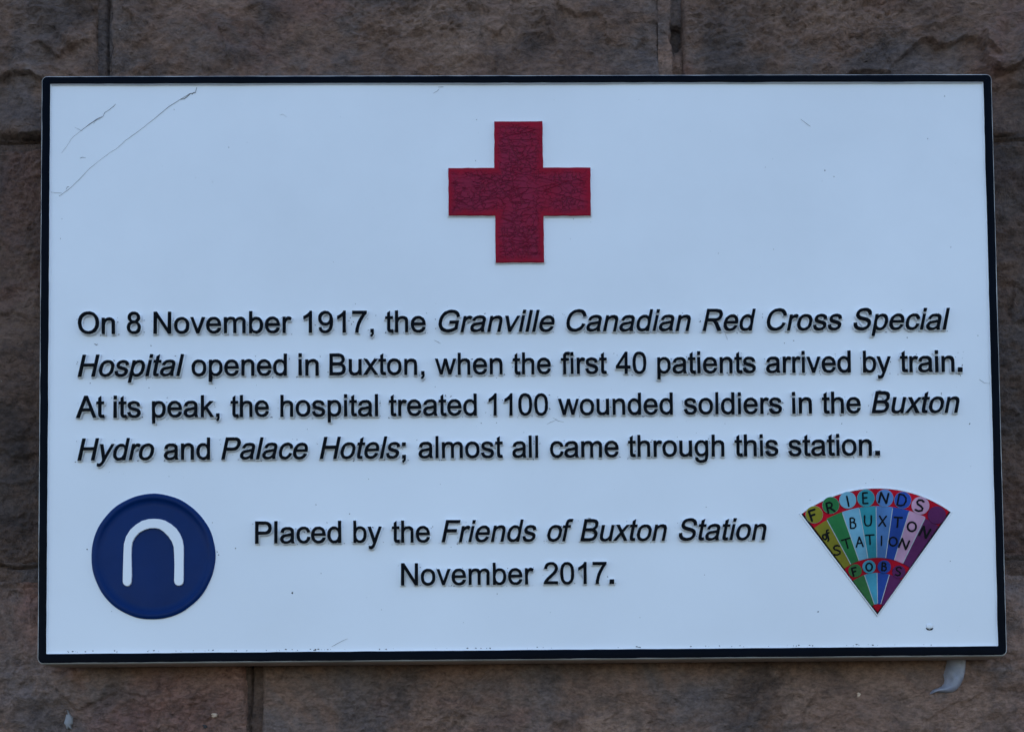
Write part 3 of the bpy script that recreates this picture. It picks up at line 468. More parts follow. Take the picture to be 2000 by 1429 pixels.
def parse(path, q=4):
    loops = []; cur = []; tok = path.split(); i = 0
    while i < len(tok):
        k = tok[i]
        if k[0] == 'M': cur = [(float(k[1:]), float(tok[i + 1]))]; i += 2
        elif k[0] == 'L': cur.append((float(k[1:]), float(tok[i + 1]))); i += 2
        elif k[0] == 'Q':
            c = (float(k[1:]), float(tok[i + 1])); e = (float(tok[i + 2]), float(tok[i + 3])); s = cur[-1]
            for j in range(1, q + 1):
                u = j / q; cur.append(tuple((1 - u) ** 2 * s[a] + 2 * u * (1 - u) * c[a] + u * u * e[a] for a in (0, 1)))
            i += 4
        else:
            thin = [cur[0]]
            for p in cur[1:]:
                if math.dist(p, thin[-1]) > 1.5: thin.append(p)
            while math.dist(thin[0], thin[-1]) < 1.5: thin.pop()
            loops.append(thin); i += 1
    return loops
GLYPHS = {}
for row in GLYPH_DATA.strip().split('\n'):
    ch, adv, path = row.split('|', 2); GLYPHS[ch] = (float(adv), parse(path))

# ================================================================ THE PLAQUE
plaque = empty('plaque', (0, 0.016, 0), 'white cast plaque with black border, red cross and raised black lettering on the stone wall', 'plaque')
PO = Vector((0, 0.016, 0))
def shift_me(me, v):
    n = len(me.vertices); co = np.empty(n * 3, np.float32); me.vertices.foreach_get('co', co); co = co.reshape(-1, 3)
    co += np.array(v, np.float32); me.vertices.foreach_set('co', co.ravel()); me.update()
# white field: gently uneven casting
xs = np.linspace(-HW + 0.007, HW - 0.007, 300); zs = np.linspace(-HH + 0.007, HH - 0.007, 190)
X, Z = np.meshgrid(xs, zs)
Y = PANEL_Y - 0.00022 * fbm(X * 6, Z * 7, 900, 3) - 0.00006 * fbm(X * 40, Z * 40, 903, 3)
me = grid_mesh('panel', X, Y - PO.y, Z); link('panel', me, M_white, plaque, True)

# raised rim: profile swept round a rounded rectangle, in three runs (side, border face, inner step)
def rounded_loop(hw, hh, r, n_side=150, n_c=7):
    pts = []
    for cx, cz, a0 in ((hw - r, hh - r, 0), (-hw + r, hh - r, 90), (-hw + r, -hh + r, 180), (hw - r, -hh + r, 270)):
        arc = [(cx + r * math.cos(math.radians(a0 + 90 * k / n_c)), cz + r * math.sin(math.radians(a0 + 90 * k / n_c))) for k in range(n_c + 1)]
        if pts:
            p = pts[-1]; q = arc[0]
            pts += [(p[0] + (q[0] - p[0]) * k / n_side, p[1] + (q[1] - p[1]) * k / n_side) for k in range(1, n_side)]
        pts += arc
    p, q = pts[-1], pts[0]
    pts += [(p[0] + (q[0] - p[0]) * k / n_side, p[1] + (q[1] - p[1]) * k / n_side) for k in range(1, n_side)]
    return pts
def inset_loop(d, wob=0.0, seed=0, freq=40):
    r = max(0.0055 - d, 0.0009)
    base_ = rounded_loop(HW - d, HH - d, r)
    if d < 0.005:      # the outer border line is a little heavier on the sides and foot
        k = 0.0007; base_ = [(x + math.copysign(k, x) * min(1, abs(x) / 0.4), z - (0.0017 if z < 0 else 0) * min(1, abs(z) / 0.2)) for x, z in base_]
    if not wob: return base_
    out = []
    for (x, z) in base_:
        n = wob * (float(fbm(np.array([x * freq]), np.array([z * freq]), seed, 3)[0]))
        # move along the inward direction of the nearest side
        if abs(x) / HW > abs(z) / HH * 0.999 and abs(abs(x) - HW) < abs(abs(z) - HH): x -= math.copysign(n, x)
        else: z -= math.copysign(n, z)
        out.append((x, z))
    return out
def sweep(name, rings, mats, idx, parent, close_depth=None):
    bm = bmesh.new(); rows = []
    for (loop, y) in rings: rows.append([bm.verts.new((x, y - PO.y, z)) for x, z in loop])
    for k in range(len(rows) - 1):
        a, b_ = rows[k], rows[k + 1]; n = len(a)
        for i in range(n):
            f = bm.faces.new((a[i], b_[i], b_[(i + 1) % n], a[(i + 1) % n])); f.material_index = idx[k]; f.smooth = True
    bmesh.ops.recalc_face_normals(bm, faces=bm.faces)
    me = bpy.data.meshes.new(name); bm.to_mesh(me); bm.free()
    return link(name, me, mats, parent)
OUT = inset_loop(-0.0012); A0 = inset_loop(0.0); A1 = inset_loop(0.0002, 0.00010, 3, 60)
A2 = inset_loop(0.0007, 0.00030, 21, 35)
body_bottom = 0.0298
sweep('cast_edge', [(OUT, body_bottom), (inset_loop(-0.0006), 0.0028), (A0, 0.0014), (A1, 0.0004), (A2, 0.0)], [M_side, M_edge], [0, 1, 1, 1], plaque)
B1 = inset_loop(0.0074, 0.00035, 44, 28); B2 = inset_loop(0.0076, 0.00030, 45, 30); B3 = inset_loop(0.0080, 0.0003, 46, 30)
sweep('border', [(A2, 0.0), (inset_loop(0.0022, 0.0002, 22, 30), -0.00025), (inset_loop(0.0066, 0.0003, 43, 30), -0.00025), (B1, 0.0001)], [M_black], [0, 0, 0], plaque)
sweep('inner_step', [(B1, 0.0001), (B2, 0.0010), (B3, 0.0031)], [M_white], [0, 0], plaque)
bm = bmesh.new(); bmesh.ops.create_cube(bm, size=1.0)
for vv in bm.verts: vv.co = (vv.co.x * (HW * 2 - 0.004), 0.016 + vv.co.y * 0.0245 - PO.y, vv.co.z * (HH * 2 - 0.004))
me = bpy.data.meshes.new('backing'); bm.to_mesh(me); bm.free(); link('backing', me, M_side, plaque)

for sx_, sz_ in ((-1, 1), (1, 1), (-1, -1), (1, -1)):      # short studs holding the plaque off the stones
    bm = bmesh.new(); bmesh.ops.create_cone(bm, cap_ends=True, segments=16, radius1=0.008, radius2=0.008, depth=0.020)
    me = bpy.data.meshes.new('stud'); bm.to_mesh(me); bm.free(); o = link('stud', me, M_side, plaque)
    o.rotation_euler = (math.pi / 2, 0, 0); o.location = (sx_ * 0.40, 0.0380 - PO.y, sz_ * 0.235)
# ---------------- raised lettering
EM = 0.0282
LET_FRONT = -0.00005
glyph_mesh = {}
def glyph(ch, italic, sx, var):
    key = (ch, italic, round(sx, 2), var)
    if key in glyph_mesh: return glyph_mesh[key]
    r = random.Random(hash((ord(ch), italic, var)) & 0xffff)
    sk = math.tan(math.radians(12)) if italic else 0
    jit = EM * 0.0045
    loops = []; rough = []
    s = EM / 100
    for lp in GLYPHS[ch][1]:
        # cast letters have slightly softened, uneven outlines
        loops.append([((x * round(sx, 2) + sk * z) * s + r.uniform(-jit, jit), z * s + r.uniform(-jit, jit)) for x, z in lp])
    for lp in loops: rough.append([(x + r.uniform(-1, 1) * jit * 2.6, z + r.uniform(-1, 1) * jit * 2.6) for x, z in lp])
    bm = bmesh.new()
    # flared white foot of the letter, then the painted face on it
    to_bm(bm, relief_mesh('g', rough, 0.0006, 0.00098, 2, PANEL_Y - 0.0010 - PO.y), 1)
    to_bm(bm, relief_mesh('g', loops, 0.0009, 0.00030, 1, PANEL_Y - 0.0025 - PO.y, 0.0), 0)
    me = bpy.data.meshes.new('letter_' + 'mesh'); bm.to_mesh(me); bm.free()
    me.materials.append(M_letter); me.materials.append(M_white)
    glyph_mesh[key] = me
    return me
def ink(word, italic):
    """ink extent in 1/100 em from the first pen position"""
    x = 0; lo = 1e9; hi = -1e9; sk = math.tan(math.radians(12)) if italic else 0
    for ch in word:
        a, lps = GLYPHS[ch]
        for lp in lps:
            for px_, pz in lp: lo = min(lo, x + px_ + sk * pz); hi = max(hi, x + px_ + sk * pz)
        x += a
    return lo, hi
KIND = {',': 'comma', '.': 'full_stop', ';': 'semicolon'}
letters_pts = []
def word(text, x0px, x1px, ypx, z, italic=False):
    xa = P(x0px + 1.2, ypx)[0]; xb = P(x1px - 1.2, ypx)[0]
    lo, hi = ink(text, italic); sx = (xb - xa) / ((hi - lo) * EM / 100)
    sxg = min(1.06, max(0.94, sx)); pen = xa - lo * sx * EM / 100
    for i, ch in enumerate(text):
        me = glyph(ch, italic, sxg, random.randint(0, 1))
        o = bpy.data.objects.new(KIND.get(ch, 'digit' if ch.isdigit() else 'letter'), me); C.objects.link(o)
        o.parent = plaque
        o.location = (pen, 0, z + random.uniform(-0.00012, 0.00012))
        o.rotation_euler = (0, random.uniform(-0.006, 0.006), 0)
        letters_pts.append((pen, z, GLYPHS[ch][0] * EM / 100))
        pen += GLYPHS[ch][0] * sx * EM / 100
W_ = [
 (640, 0.0303, [("On",152,225.5,0),("8",247.5,276,0),("November",299.6,570.5,0),("1917,",592,731,0),("the",751.8,832,0),("Granville",856,1084,1),("Canadian",1105.6,1350,1),("Red",1371.6,1477,1),("Cross",1497,1645,1),("Special",1666.5,1856,1)]),
 (720, -0.0101, [("Hospital",152,360,1),("opened",373.8,561,0),("in",582.7,623.3,0),("Buxton,",643,830,0),("when",849,982,0),("the",1000.7,1076.8,0),("first",1095,1186,0),("40",1202,1263,0),("patients",1283,1476.6,0),("arrived",1495.5,1662,0),("by",1684.5,1739.4,0),("train.",1757,1880,0)]),
 (800, -0.0490, [("At",148.7,205,0),("its",221.5,275.8,0),("peak,",296.8,430,0),("the",450,526,0),("hospital",547,739.5,0),("treated",758.8,932,0),("1100",953.6,1071,0),("wounded",1089.4,1314.8,0),("soldiers",1335,1527.6,0),("in",1546.5,1586,0),("the",1604.4,1681.5,0),("Buxton",1701.6,1874,1)]),
 (885, -0.0890, [("Hydro",151.5,302,1),("and",320,411,0),("Palace",432,602,1),("Hotels",624,781.5,1),(";",786,797,0),("almost",817,983,0),("all",1000,1052,0),("came",1073.5,1209,0),("through",1226,1415.4,0),("this",1434,1520.4,0),("station.",1539,1719,0)]),
 (1045, -0.1680, [("Placed",498,667,0),("by",689.6,746,0),("the",765,840,0),("Friends",862,1048,1),("of",1067.6,1119,1),("Buxton",1132.6,1302.7,1),("Station",1325,1497.7,1)]),
 (1120, -0.2081, [("November",782.6,1043,0),("2017.",1061,1200,0)]),
]
for ypx, z, ws_ in W_:
    for t_, a, b_, it in ws_: word(t_, a, b_, ypx, z, bool(it))

# ---------------- red cross
def pl(pts, Y=0.0): return [P(x, y, Y) for x, y in pts]
def wobble(pts, amp, step, seed, closed=True):
    out = []; r = random.Random(seed); n = len(pts)
    for i in range(n if closed else n - 1):
        a = pts[i]; b_ = pts[(i + 1) % n]; L = math.dist(a, b_); k = max(1, int(L / step))
        nx, nz = (b_[1] - a[1]) / (L + 1e-9), -(b_[0] - a[0]) / (L + 1e-9)
        for j in range(k):
            u = j / k; w = r.uniform(-amp, amp) if 0 < j else 0
            out.append((a[0] + (b_[0] - a[0]) * u + nx * w, a[1] + (b_[1] - a[1]) * u + nz * w))
    if not closed: out.append(pts[-1])
    return out
cross_px = [(965.5,238),(1059,237.5),(1060.5,328),(1153,328),(1153.5,420.5),(1061.5,421),(1062.5,512),(968.5,512.5),(967.5,420.5),(876.5,420.5),(876,329),(966,328.5)]
cp = wobble(pl(cross_px), 0.00022, 0.006, 5)
bm = bmesh.new()
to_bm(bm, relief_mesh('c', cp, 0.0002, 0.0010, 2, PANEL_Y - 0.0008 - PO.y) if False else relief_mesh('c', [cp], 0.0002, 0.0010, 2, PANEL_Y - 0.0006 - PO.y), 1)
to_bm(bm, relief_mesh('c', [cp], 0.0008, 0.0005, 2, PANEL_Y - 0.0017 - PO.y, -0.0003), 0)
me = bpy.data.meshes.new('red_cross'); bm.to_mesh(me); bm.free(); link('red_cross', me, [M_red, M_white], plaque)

# ---------------- blue roundel with the white arch
def circ_pts(c, r, n=96, amp=0.0, seed=1, ry=None):
    rr = random.Random(seed); ph = [rr.uniform(0, 6.28) for _ in range(6)]; out = []
    for k in range(n):
        a = 2 * math.pi * k / n
        w = amp * (math.sin(3 * a + ph[0]) + 0.8 * math.sin(5 * a + ph[1]) + 0.6 * math.sin(11 * a + ph[2]) + 0.4 * math.sin(17 * a + ph[3]))
        out.append((c[0] + (r + w) * math.cos(a), c[1] + ((ry or r) + w) * math.sin(a)))
    return out
cc = P(298.3, 1085.5); rx = 0.05715; rz = 0.0584
roundel = bpy.data.objects.new('roundel', None); C.objects.link(roundel); roundel.parent = plaque; roundel['label'] = 'dark blue roundel with a white arch'
bm = bmesh.new()
# disc with a rolled rim and a shallow dished field
NS = 128; prof = [(1.012, 0.0), (1.008, -0.0009), (0.998, -0.0018), (0.985, -0.0024), (0.955, -0.0027), (0.925, -0.0025), (0.905, -0.0016), (0.885, -0.0006), (0.80, -0.0008), (0.60, -0.0011), (0.30, -0.0011)]
rows = []
for f_, y in prof:
    pts = circ_pts(cc, rx * f_, NS, 0.00016 if f_ > 0.97 else 0.0001, 4, rz * f_)
    rows.append([bm.verts.new((x, PANEL_Y + y + (0.0006 if f_ == 1.012 else 0) - PO.y, z)) for x, z in pts])
for k in range(len(rows) - 1):
    for i in range(NS):
        f = bm.faces.new((rows[k][i], rows[k + 1][i], rows[k + 1][(i + 1) % NS], rows[k][(i + 1) % NS])); f.smooth = True
        f.material_index = 1 if k == 0 else 0
ctr = bm.verts.new((cc[0], PANEL_Y - 0.0011 - PO.y, cc[1]))
for i in range(NS): f = bm.faces.new((rows[-1][i], ctr, rows[-1][(i + 1) % NS])); f.smooth = True
bmesh.ops.recalc_face_normals(bm, faces=bm.faces)
me = bpy.data.meshes.new('disc'); bm.to_mesh(me); bm.free(); link('disc', me, [M_navy, M_white], roundel)
k_ = 300 / 1478.0
def zr(pts): return [P(150 + x * k_, 940 + y * k_) for x, y in pts]
outer = zr([(443, 960), (444, 900), (447, 800), (450, 690), (455, 600), (475, 530), (515, 465), (570, 415), (630, 378), (690, 362), (745, 359), (800, 363), (850, 376), (905, 408), (955, 450), (990, 500), (1015, 560), (1026, 620), (1027, 700), (1026, 800), (1026, 900), (1025, 955)])
innr = zr([(938, 955), (939, 900), (941, 800), (938, 700), (934, 630), (915, 575), (880, 525), (835, 480), (795, 455), (750, 447), (700, 450), (650, 465), (600, 492), (560, 535), (535, 580), (526, 630), (524, 700), (526, 800), (528, 900), (524, 960)])
endr = zr([(1020, 978), (1005, 995), (982, 1001), (958, 995), (944, 978)]); endl = zr([(518, 982), (505, 1000), (485, 1006), (463, 998), (449, 982)])
arch = outer + endr + innr + endl
me = relief_mesh('arch', [arch], 0.0007, 0.0004, 2, PANEL_Y - 0.0018 - PO.y, -0.0003); link('arch', me, M_white, roundel, False)

# ---------------- fan shaped badge
fan = bpy.data.objects.new('fan_badge', None); C.objects.link(fan); fan.parent = plaque; fan['label'] = 'fan shaped badge of coloured staves with hand lettering'
kf = 360 / 1774.0
def F(x, y): return P(1530 + x * kf, 930 + y * kf)
APX, APY = 910.0, 1325.0
def FP(r, deg): a = math.radians(deg); return F(APX + r * math.sin(a), APY - r * math.cos(a))
RO = 1216.0; AL, AR = -37.2, 35.6
M_rib = mat_paint('badge_rib', (0.42, 0.44, 0.46), 0.4, 0.2, 300, 0.4)
def sector(r0, r1, a0, a1, n=10):
    o = [FP(r1, a0 + (a1 - a0) * k / n) for k in range(n + 1)]
    i = [FP(r0, a1 + (a0 - a1) * k / n) for k in range(n + 1)] if r0 > 0 else [FP(0, 0)]
    return o + i
fan_cols = {'olive': (104, 112, 40), 'green': (34, 106, 70), 'sky': (92, 156, 206), 'teal': (40, 132, 168), 'mid': (66, 114, 190), 'royal': (30, 66, 162), 'pink': (156, 136, 186), 'plum': (74, 34, 92), 'cyan': (58, 144, 192), 'red': (146, 6, 38), 'dgreen': (46, 104, 68)}
FM = {k: mat_paint('badge_' + k, paint(*v_, k=0.76, floor=0.0015), 0.4, 0.35, 200, 0.6, 0.05) for k, v_ in fan_cols.items()}
WORDS = {'olive': 'olive yellow', 'green': 'green', 'dgreen': 'dark green', 'sky': 'light blue', 'teal': 'turquoise', 'mid': 'mid blue', 'royal': 'deep blue', 'pink': 'pale pink', 'plum': 'purple', 'cyan': 'bright sky blue', 'red': 'red'}
def lab(o, mat):
    k = mat.name.replace('badge_', '')
    if k in WORDS and o.name.split('.')[0] in ('stave', 'disc'): o['label'] = WORDS[k] + ' ' + o.name.split('.')[0]
    return o
def flat(name, loops, mat, y_mid, ext, bev=0.0, off=0.0, parent=fan):
    return lab(link(name, relief_mesh(name, loops, ext, bev, 1, y_mid - PO.y, off), mat, parent), mat)
# black outline plate, red ground, then the coloured staves and discs on it
edge_loop = [FP(RO + 4, AL - 0.3 + (AR - AL + 0.6) * k / 30) for k in range(31)] + [F(APX, APY + 10)]
flat('badge_rim', [edge_loop], M_white, PANEL_Y - 0.0004, 0.0001, 0.0007)
bl = [FP(RO - 4, AL - 0.05 + (AR - AL + 0.1) * k / 30) for k in range(31)] + [F(APX, APY + 2)]
flat('outline', [bl], M_black, PANEL_Y - 0.0006, 0.0006, 0.0)
gl = [FP(RO - 8, AL + 0.75 + (AR - AL - 1.5) * k / 30) for k in range(31)] + [FP(22, 0)]
flat('ground', [gl], FM['red'], PANEL_Y - 0.0010, 0.0004, 0.0)
tops = ['olive', 'green', 'sky', 'teal', 'mid', 'royal', 'pink', 'plum']
da = (AR - AL) / 8
bounds = [-37.2 + 0.9, -28.3, -19.3, -9.9, -0.9, 8.0, 17.0, 26.2, AR - 0.9]
disc_c = [(298, 367), (457, 277), (620, 227), (795, 208), (976, 208), (1150, 228), (1320, 280), (1478, 372)]
disc_r = [82, 80, 80, 82, 82, 80, 84, 86]
S0 = PANEL_Y - 0.0015
for i, cname in enumerate(tops):
    a0, a1 = bounds[i] + 0.12, bounds[i + 1] - 0.12
    rt = 1042 if i not in (0, 7) else 1030
    flat('stave', [sector(545, rt, a0, a1, 8)], FM[cname], S0 + 0.0001, 0.0004, 0.00012, -0.00006)
    dc = disc_c[i]; dl = [F(dc[0] + disc_r[i] * math.cos(q), dc[1] - disc_r[i] * math.sin(q)) for q in np.linspace(0, 2 * math.pi, 33)[:-1]]
    flat('disc', [dl], FM[cname], S0 - 0.0002, 0.0005, 0.00018, -0.0001)
def ring(c, r, yy):
    o_ = [F(c[0] + (r + 1.5) * math.cos(q), c[1] - (r + 1.5) * math.sin(q)) for q in np.linspace(0, 2 * math.pi, 33)[:-1]]
    i_ = [F(c[0] + (r - 2.0) * math.cos(q), c[1] - (r - 2.0) * math.sin(q)) for q in np.linspace(0, 2 * math.pi, 33)[:-1]]
    flat('disc_edge', [o_, i_], M_rib, yy, 0.0002, 0.0)
lows = ['dgreen', 'cyan', 'royal', 'plum']
lb = [AL + 0.9, -18.7, -0.9, 16.4, AR - 0.9]
low_c = [(692, 905), (826, 868), (972, 868), (1113, 918)]
# curved red band between the two tiers
flat('band', [sector(405, 533, AL + 0.9, AR - 0.9, 14)], FM['red'], S0 + 0.00025, 0.0003, 0.0)
for i, cname in enumerate(lows):
    flat('stave', [sector(100, 400, lb[i] + 0.25, lb[i + 1] - 0.25, 6)], FM[cname], S0 + 0.0001, 0.0004, 0.00012, -0.00006)
    dc = low_c[i]; dl = [F(dc[0] + 63 * math.cos(q), dc[1] - 63 * math.sin(q)) for q in np.linspace(0, 2 * math.pi, 29)[:-1]]
    flat('disc', [dl], FM[cname], S0 - 0.0002, 0.0005, 0.00018, -0.0001)
# thin raised white ribs
for c_, r_ in list(zip(disc_c, disc_r))[:7]: ring(c_, r_, S0 - 0.00062)
def rib(r0, r1, a):
    p, q = FP(r0, a), FP(r1, a); d = Vector((q[0] - p[0], q[1] - p[1])).normalized(); n = Vector((-d.y, d.x)) * 0.00034
    flat('rib', [[(p[0] + n.x, p[1] + n.y), (p[0] - n.x, p[1] - n.y), (q[0] - n.x, q[1] - n.y), (q[0] + n.x, q[1] + n.y)]], M_rib, S0 - 0.0002, 0.0003, 0.0)
for a in bounds[1:-1]: rib(548, 1030, a)
for a in lb[1:-1]: rib(105, 398, a)
arcw = [FP(1222, AL + 4 + (AR - AL - 6) * k / 30) for k in range(31)] + [FP(1216, AR - 2 - (AR - AL - 6) * k / 30) for k in range(31)]
# hand painted letters: strokes in a unit box (x 0..1, y 0..1)
ST = {
 'F': [[(0.05, 0), (0, 1)], [(0, 1), (0.85, 1.0)], [(0.02, 0.52), (0.65, 0.55)]],
 'R': [[(0, 0), (0.02, 1)], [(0.02, 1), (0.55, 1), (0.78, 0.82), (0.7, 0.6), (0.5, 0.5), (0.03, 0.48)], [(0.35, 0.48), (0.95, 0.02)]],
 'I': [[(0.5, 0), (0.5, 1)]],
 'E': [[(0, 0), (0, 1)], [(0, 1), (0.72, 1)], [(0, 0.52), (0.62, 0.54)], [(0, 0), (0.75, 0.0)]],
 'N': [[(0, 0), (0.08, 1)], [(0.08, 1), (0.85, 0.02)], [(0.85, 0.02), (0.95, 1)]],
 'D': [[(0.05, 0), (0.1, 1)], [(0.1, 1), (0.55, 0.97), (0.85, 0.75), (0.9, 0.45), (0.75, 0.12), (0.45, 0), (0.05, 0)]],
 'S': [[(0.85, 0.88), (0.6, 1.0), (0.3, 0.95), (0.15, 0.78), (0.25, 0.6), (0.6, 0.47), (0.85, 0.3), (0.78, 0.1), (0.45, 0.0), (0.1, 0.08)]],
 'B': [[(0.08, 0), (0.08, 1)], [(0.08, 1), (0.5, 1), (0.72, 0.85), (0.65, 0.62), (0.1, 0.54)], [(0.5, 0.56), (0.82, 0.42), (0.85, 0.18), (0.6, 0.0), (0.08, 0)]],
 'U': [[(0.05, 1), (0.05, 0.35), (0.2, 0.06), (0.5, 0), (0.8, 0.08), (0.9, 0.35), (0.9, 1)]],
 'X': [[(0.0, 0), (0.95, 1)], [(0.05, 1), (0.9, 0.0)]],
 'T': [[(0.5, 0), (0.47, 1)], [(0.0, 0.97), (1.0, 1.0)]],
 'O': [[(0.5 + 0.47 * math.cos(q), 0.5 + 0.5 * math.sin(q)) for q in np.linspace(0, 2 * math.pi, 17)]],
 'A': [[(0, 0), (0.5, 1)], [(0.5, 1), (0.95, 0)], [(0.2, 0.35), (0.8, 0.37)]],
 'of': [[(0.25 + 0.25 * math.cos(q), 0.3 + 0.3 * math.sin(q)) for q in np.linspace(0, 2 * math.pi, 13)], [(0.95, 1.0), (0.75, 0.98), (0.68, 0.8), (0.66, -0.15), (0.5, -0.3)], [(0.5, 0.6), (0.95, 0.66)]],
}
def stroke_loops(path, w):
    """capsule-ended polygon round a polyline"""
    P_ = [Vector(p) for p in path]; closed = (P_[0] - P_[-1]).length < 1e-6
    if closed:
        P_ = P_[:-1]; n = len(P_); o, i_ = [], []
        for k in range(n):
            d = (P_[(k + 1) % n] - P_[k - 1]).normalized(); nn = Vector((-d.y, d.x)) * w
            o.append(tuple(P_[k] - nn)); i_.append(tuple(P_[k] + nn))
        return [o, i_]
    L, R_ = [], []
    for k, p in enumerate(P_):
        a = P_[max(0, k - 1)]; b_ = P_[min(len(P_) - 1, k + 1)]; d = (b_ - a).normalized(); nn = Vector((-d.y, d.x)) * w
        L.append(tuple(p + nn)); R_.append(tuple(p - nn))
    d0 = (P_[0] - P_[1]).normalized() * w * 0.8; d1 = (P_[-1] - P_[-2]).normalized() * w * 0.8
    return [L + [tuple(P_[-1] + d1)] + R_[::-1] + [tuple(P_[0] + d0)]]
M_ink = mat_paint('hand_lettering', (0.002, 0.004, 0.006), 0.4, 0.4, 300, 0.3, 0.06)
def hand(ch, x, y, w, h, deg, sw, yl=S0 - 0.00085):
    bm = bmesh.new(); a = math.radians(deg)
    for path in ST[ch]:
        q = []
        for u, v_ in path:
            lx = (u - 0.5) * w; ly = (v_ - 0.5) * h
            q.append(F(x + lx * math.cos(a) + ly * math.sin(a), y + lx * math.sin(a) - ly * math.cos(a)))
        to_bm(bm, relief_mesh('h', stroke_loops(q, sw * kf * PX * 0.5), 0.00018, 0.00012, 1, yl - PO.y - 0.00001 * len(bm.faces) * 0.02), 0)
    me = bpy.data.meshes.new('letter'); bm.to_mesh(me); bm.free(); link('letter', me, M_ink, fan)
for a_ in [('F', 293, 372, 72, 100, -17, 18), ('R', 455, 297, 68, 96, -14, 15), ('I', 620, 238, 40, 100, -12, 14), ('E', 797, 208, 62, 102, -2, 14),
           ('N', 968, 207, 84, 100, 8, 16), ('D', 1144, 228, 92, 108, 9, 14), ('S', 1313, 280, 92, 110, 10, 18),
           ('B', 674, 447, 66, 98, -3, 13), ('U', 817, 425, 76, 98, 0, 13), ('X', 958, 428, 74, 98, 2, 13), ('T', 1103, 440, 80, 96, 6, 14), ('O', 1238, 482, 88, 88, 0, 16), ('N', 1365, 537, 82, 98, 24, 17),
           ('of', 412, 560, 74, 80, -16, 14), ('S', 517, 708, 82, 92, -8, 14), ('T', 612, 645, 86, 92, -14, 12), ('A', 735, 628, 70, 96, -4, 12), ('T', 835, 607, 84, 92, -2, 12), ('I', 946, 617, 36, 92, 1, 11), ('O', 1058, 625, 80, 82, 0, 13), ('N', 1165, 650, 84, 92, 18, 16),
           ('F', 690, 915, 50, 76, -14, 14), ('O', 825, 870, 62, 74, 0, 14), ('B', 972, 868, 54, 74, 4, 12), ('S', 1107, 912, 66, 82, 8, 12)]:
    # discs stand prouder than the staves
    on_disc = (a_[2] < 390 and a_[0] != 'of') or a_[2] > 850
    hand(*a_, yl=(S0 - 0.00088) if on_disc else (S0 - 0.00048))

# ---------------- wear: hairline scratches, chips and specks on the white field
def ribbon(name, pts_px, w_mm, mat, parent=plaque, taper=True, jit=0.6):
    r = random.Random(len(pts_px) + int(pts_px[0][0])); pts = []
    for (a, b_) in zip(pts_px[:-1], pts_px[1:]):
        k = max(1, int(math.dist(a, b_) / 7))
        for j in range(k):
            u = j / k; pts.append((a[0] + (b_[0] - a[0]) * u + r.uniform(-jit, jit), a[1] + (b_[1] - a[1]) * u + r.uniform(-jit, jit)))
    pts.append(pts_px[-1]); q = [Vector(P(x, y, PANEL_Y)) for x, y in pts]; n = len(q); bm = bmesh.new(); rows = []
    for i, p in enumerate(q):
        d = (q[min(n - 1, i + 1)] - q[max(0, i - 1)]).normalized(); nn = Vector((-d.y, d.x))
        w = 0.0005 * w_mm * r.uniform(0.5, 1.4) * (min(1, 0.35 + 3 * min(i, n - 1 - i) / n) if taper else 1)
        yy = PANEL_Y - 0.00030 - PO.y
        rows.append([bm.verts.new((p.x + nn.x * w, yy + 0.0004, p.y + nn.y * w)), bm.verts.new((p.x, yy - w * 0.4, p.y)), bm.verts.new((p.x - nn.x * w, yy + 0.0004, p.y - nn.y * w))])
    for a, b_ in zip(rows[:-1], rows[1:]):
        for j in (0, 1): bm.faces.new((a[j], a[j + 1], b_[j + 1], b_[j]))
    bmesh.ops.recalc_face_normals(bm, faces=bm.faces)
    me = bpy.data.meshes.new(name); bm.to_mesh(me); bm.free(); return link(name, me, mat, parent)
z3 = lambda pts: [(x / 2.857, y / 2.857) for x, y in pts]
M_hair = mat_paint('scratch_grime', (0.32, 0.32, 0.33), 0.8, 0.3, 300, 0.2)
ribbon('scratch', z3([(343, 855), (383, 805), (397, 775), (448, 735)]), 0.42, M_hair)
ribbon('scratch', z3([(448, 735), (500, 693), (540, 668), (577, 650)]), 0.75, M_crack)
ribbon('scratch', z3([(520, 690), (535, 676), (572, 655)]), 0.35, M_hair)
ribbon('scratch', z3([(577, 650), (584, 628), (600, 618), (632, 598), (646, 582)]), 0.55, M_crack)
ribbon('scratch', z3([(416, 712), (460, 733)]), 0.45, M_crack)
ribbon('scratch', z3([(330, 1095), (380, 1060), (440, 1005), (500, 940), (560, 893), (610, 855), (650, 833), (700, 785), (750, 750), (790, 720), (860, 665), (940, 598), (1000, 560), (1060, 524), (1086, 520)]), 0.36, M_hair, jit=0.35)
ribbon('scratch', z3([(1005, 556), (1030, 552), (1062, 524), (1090, 518), (1098, 488)]), 0.8, M_crack)
ribbon('scratch', z3([(1072, 530), (1084, 514)]), 1.1, M_crack)
ribbon('scratch', z3([(370, 1058), (374, 1042), (386, 1042)]), 0.45, M_hair)
ribbon('scratch', z3([(285, 1073), (345, 1078)]), 0.3, M_hair)
ribbon('scratch', z3([(445, 883), (458, 880), (478, 881)]), 0.55, M_crack)
ribbon('scratch', z3([(1560, 645), (1580, 638), (1600, 655)]), 0.3, M_hair)
ribbon('scratch', [(1563, 233), (1583, 247)], 0.3, M_hair)
ribbon('scratch', [(847, 183), (858, 174)], 0.3, M_hair)
ribbon('scratch', [(856, 171), (866, 170)], 0.6, M_hair)
ribbon('scratch', [(648, 1262), (663, 1254), (679, 1246)], 0.28, M_hair)
ribbon('scratch', [(184, 671), (188, 673), (191, 672)], 0.8, M_crack)
ribbon('scratch', [(1080, 815), (1090, 822), (1101, 824)], 0.4, M_hair)
ribbon('scratch', [(848, 664), (856, 668), (861, 671)], 0.4, M_hair)
ribbon('scratch', [(1416, 652), (1421, 663)], 0.4, M_hair)
ribbon('scratch', [(1088, 818), (1068, 828)], 0.3, M_hair)
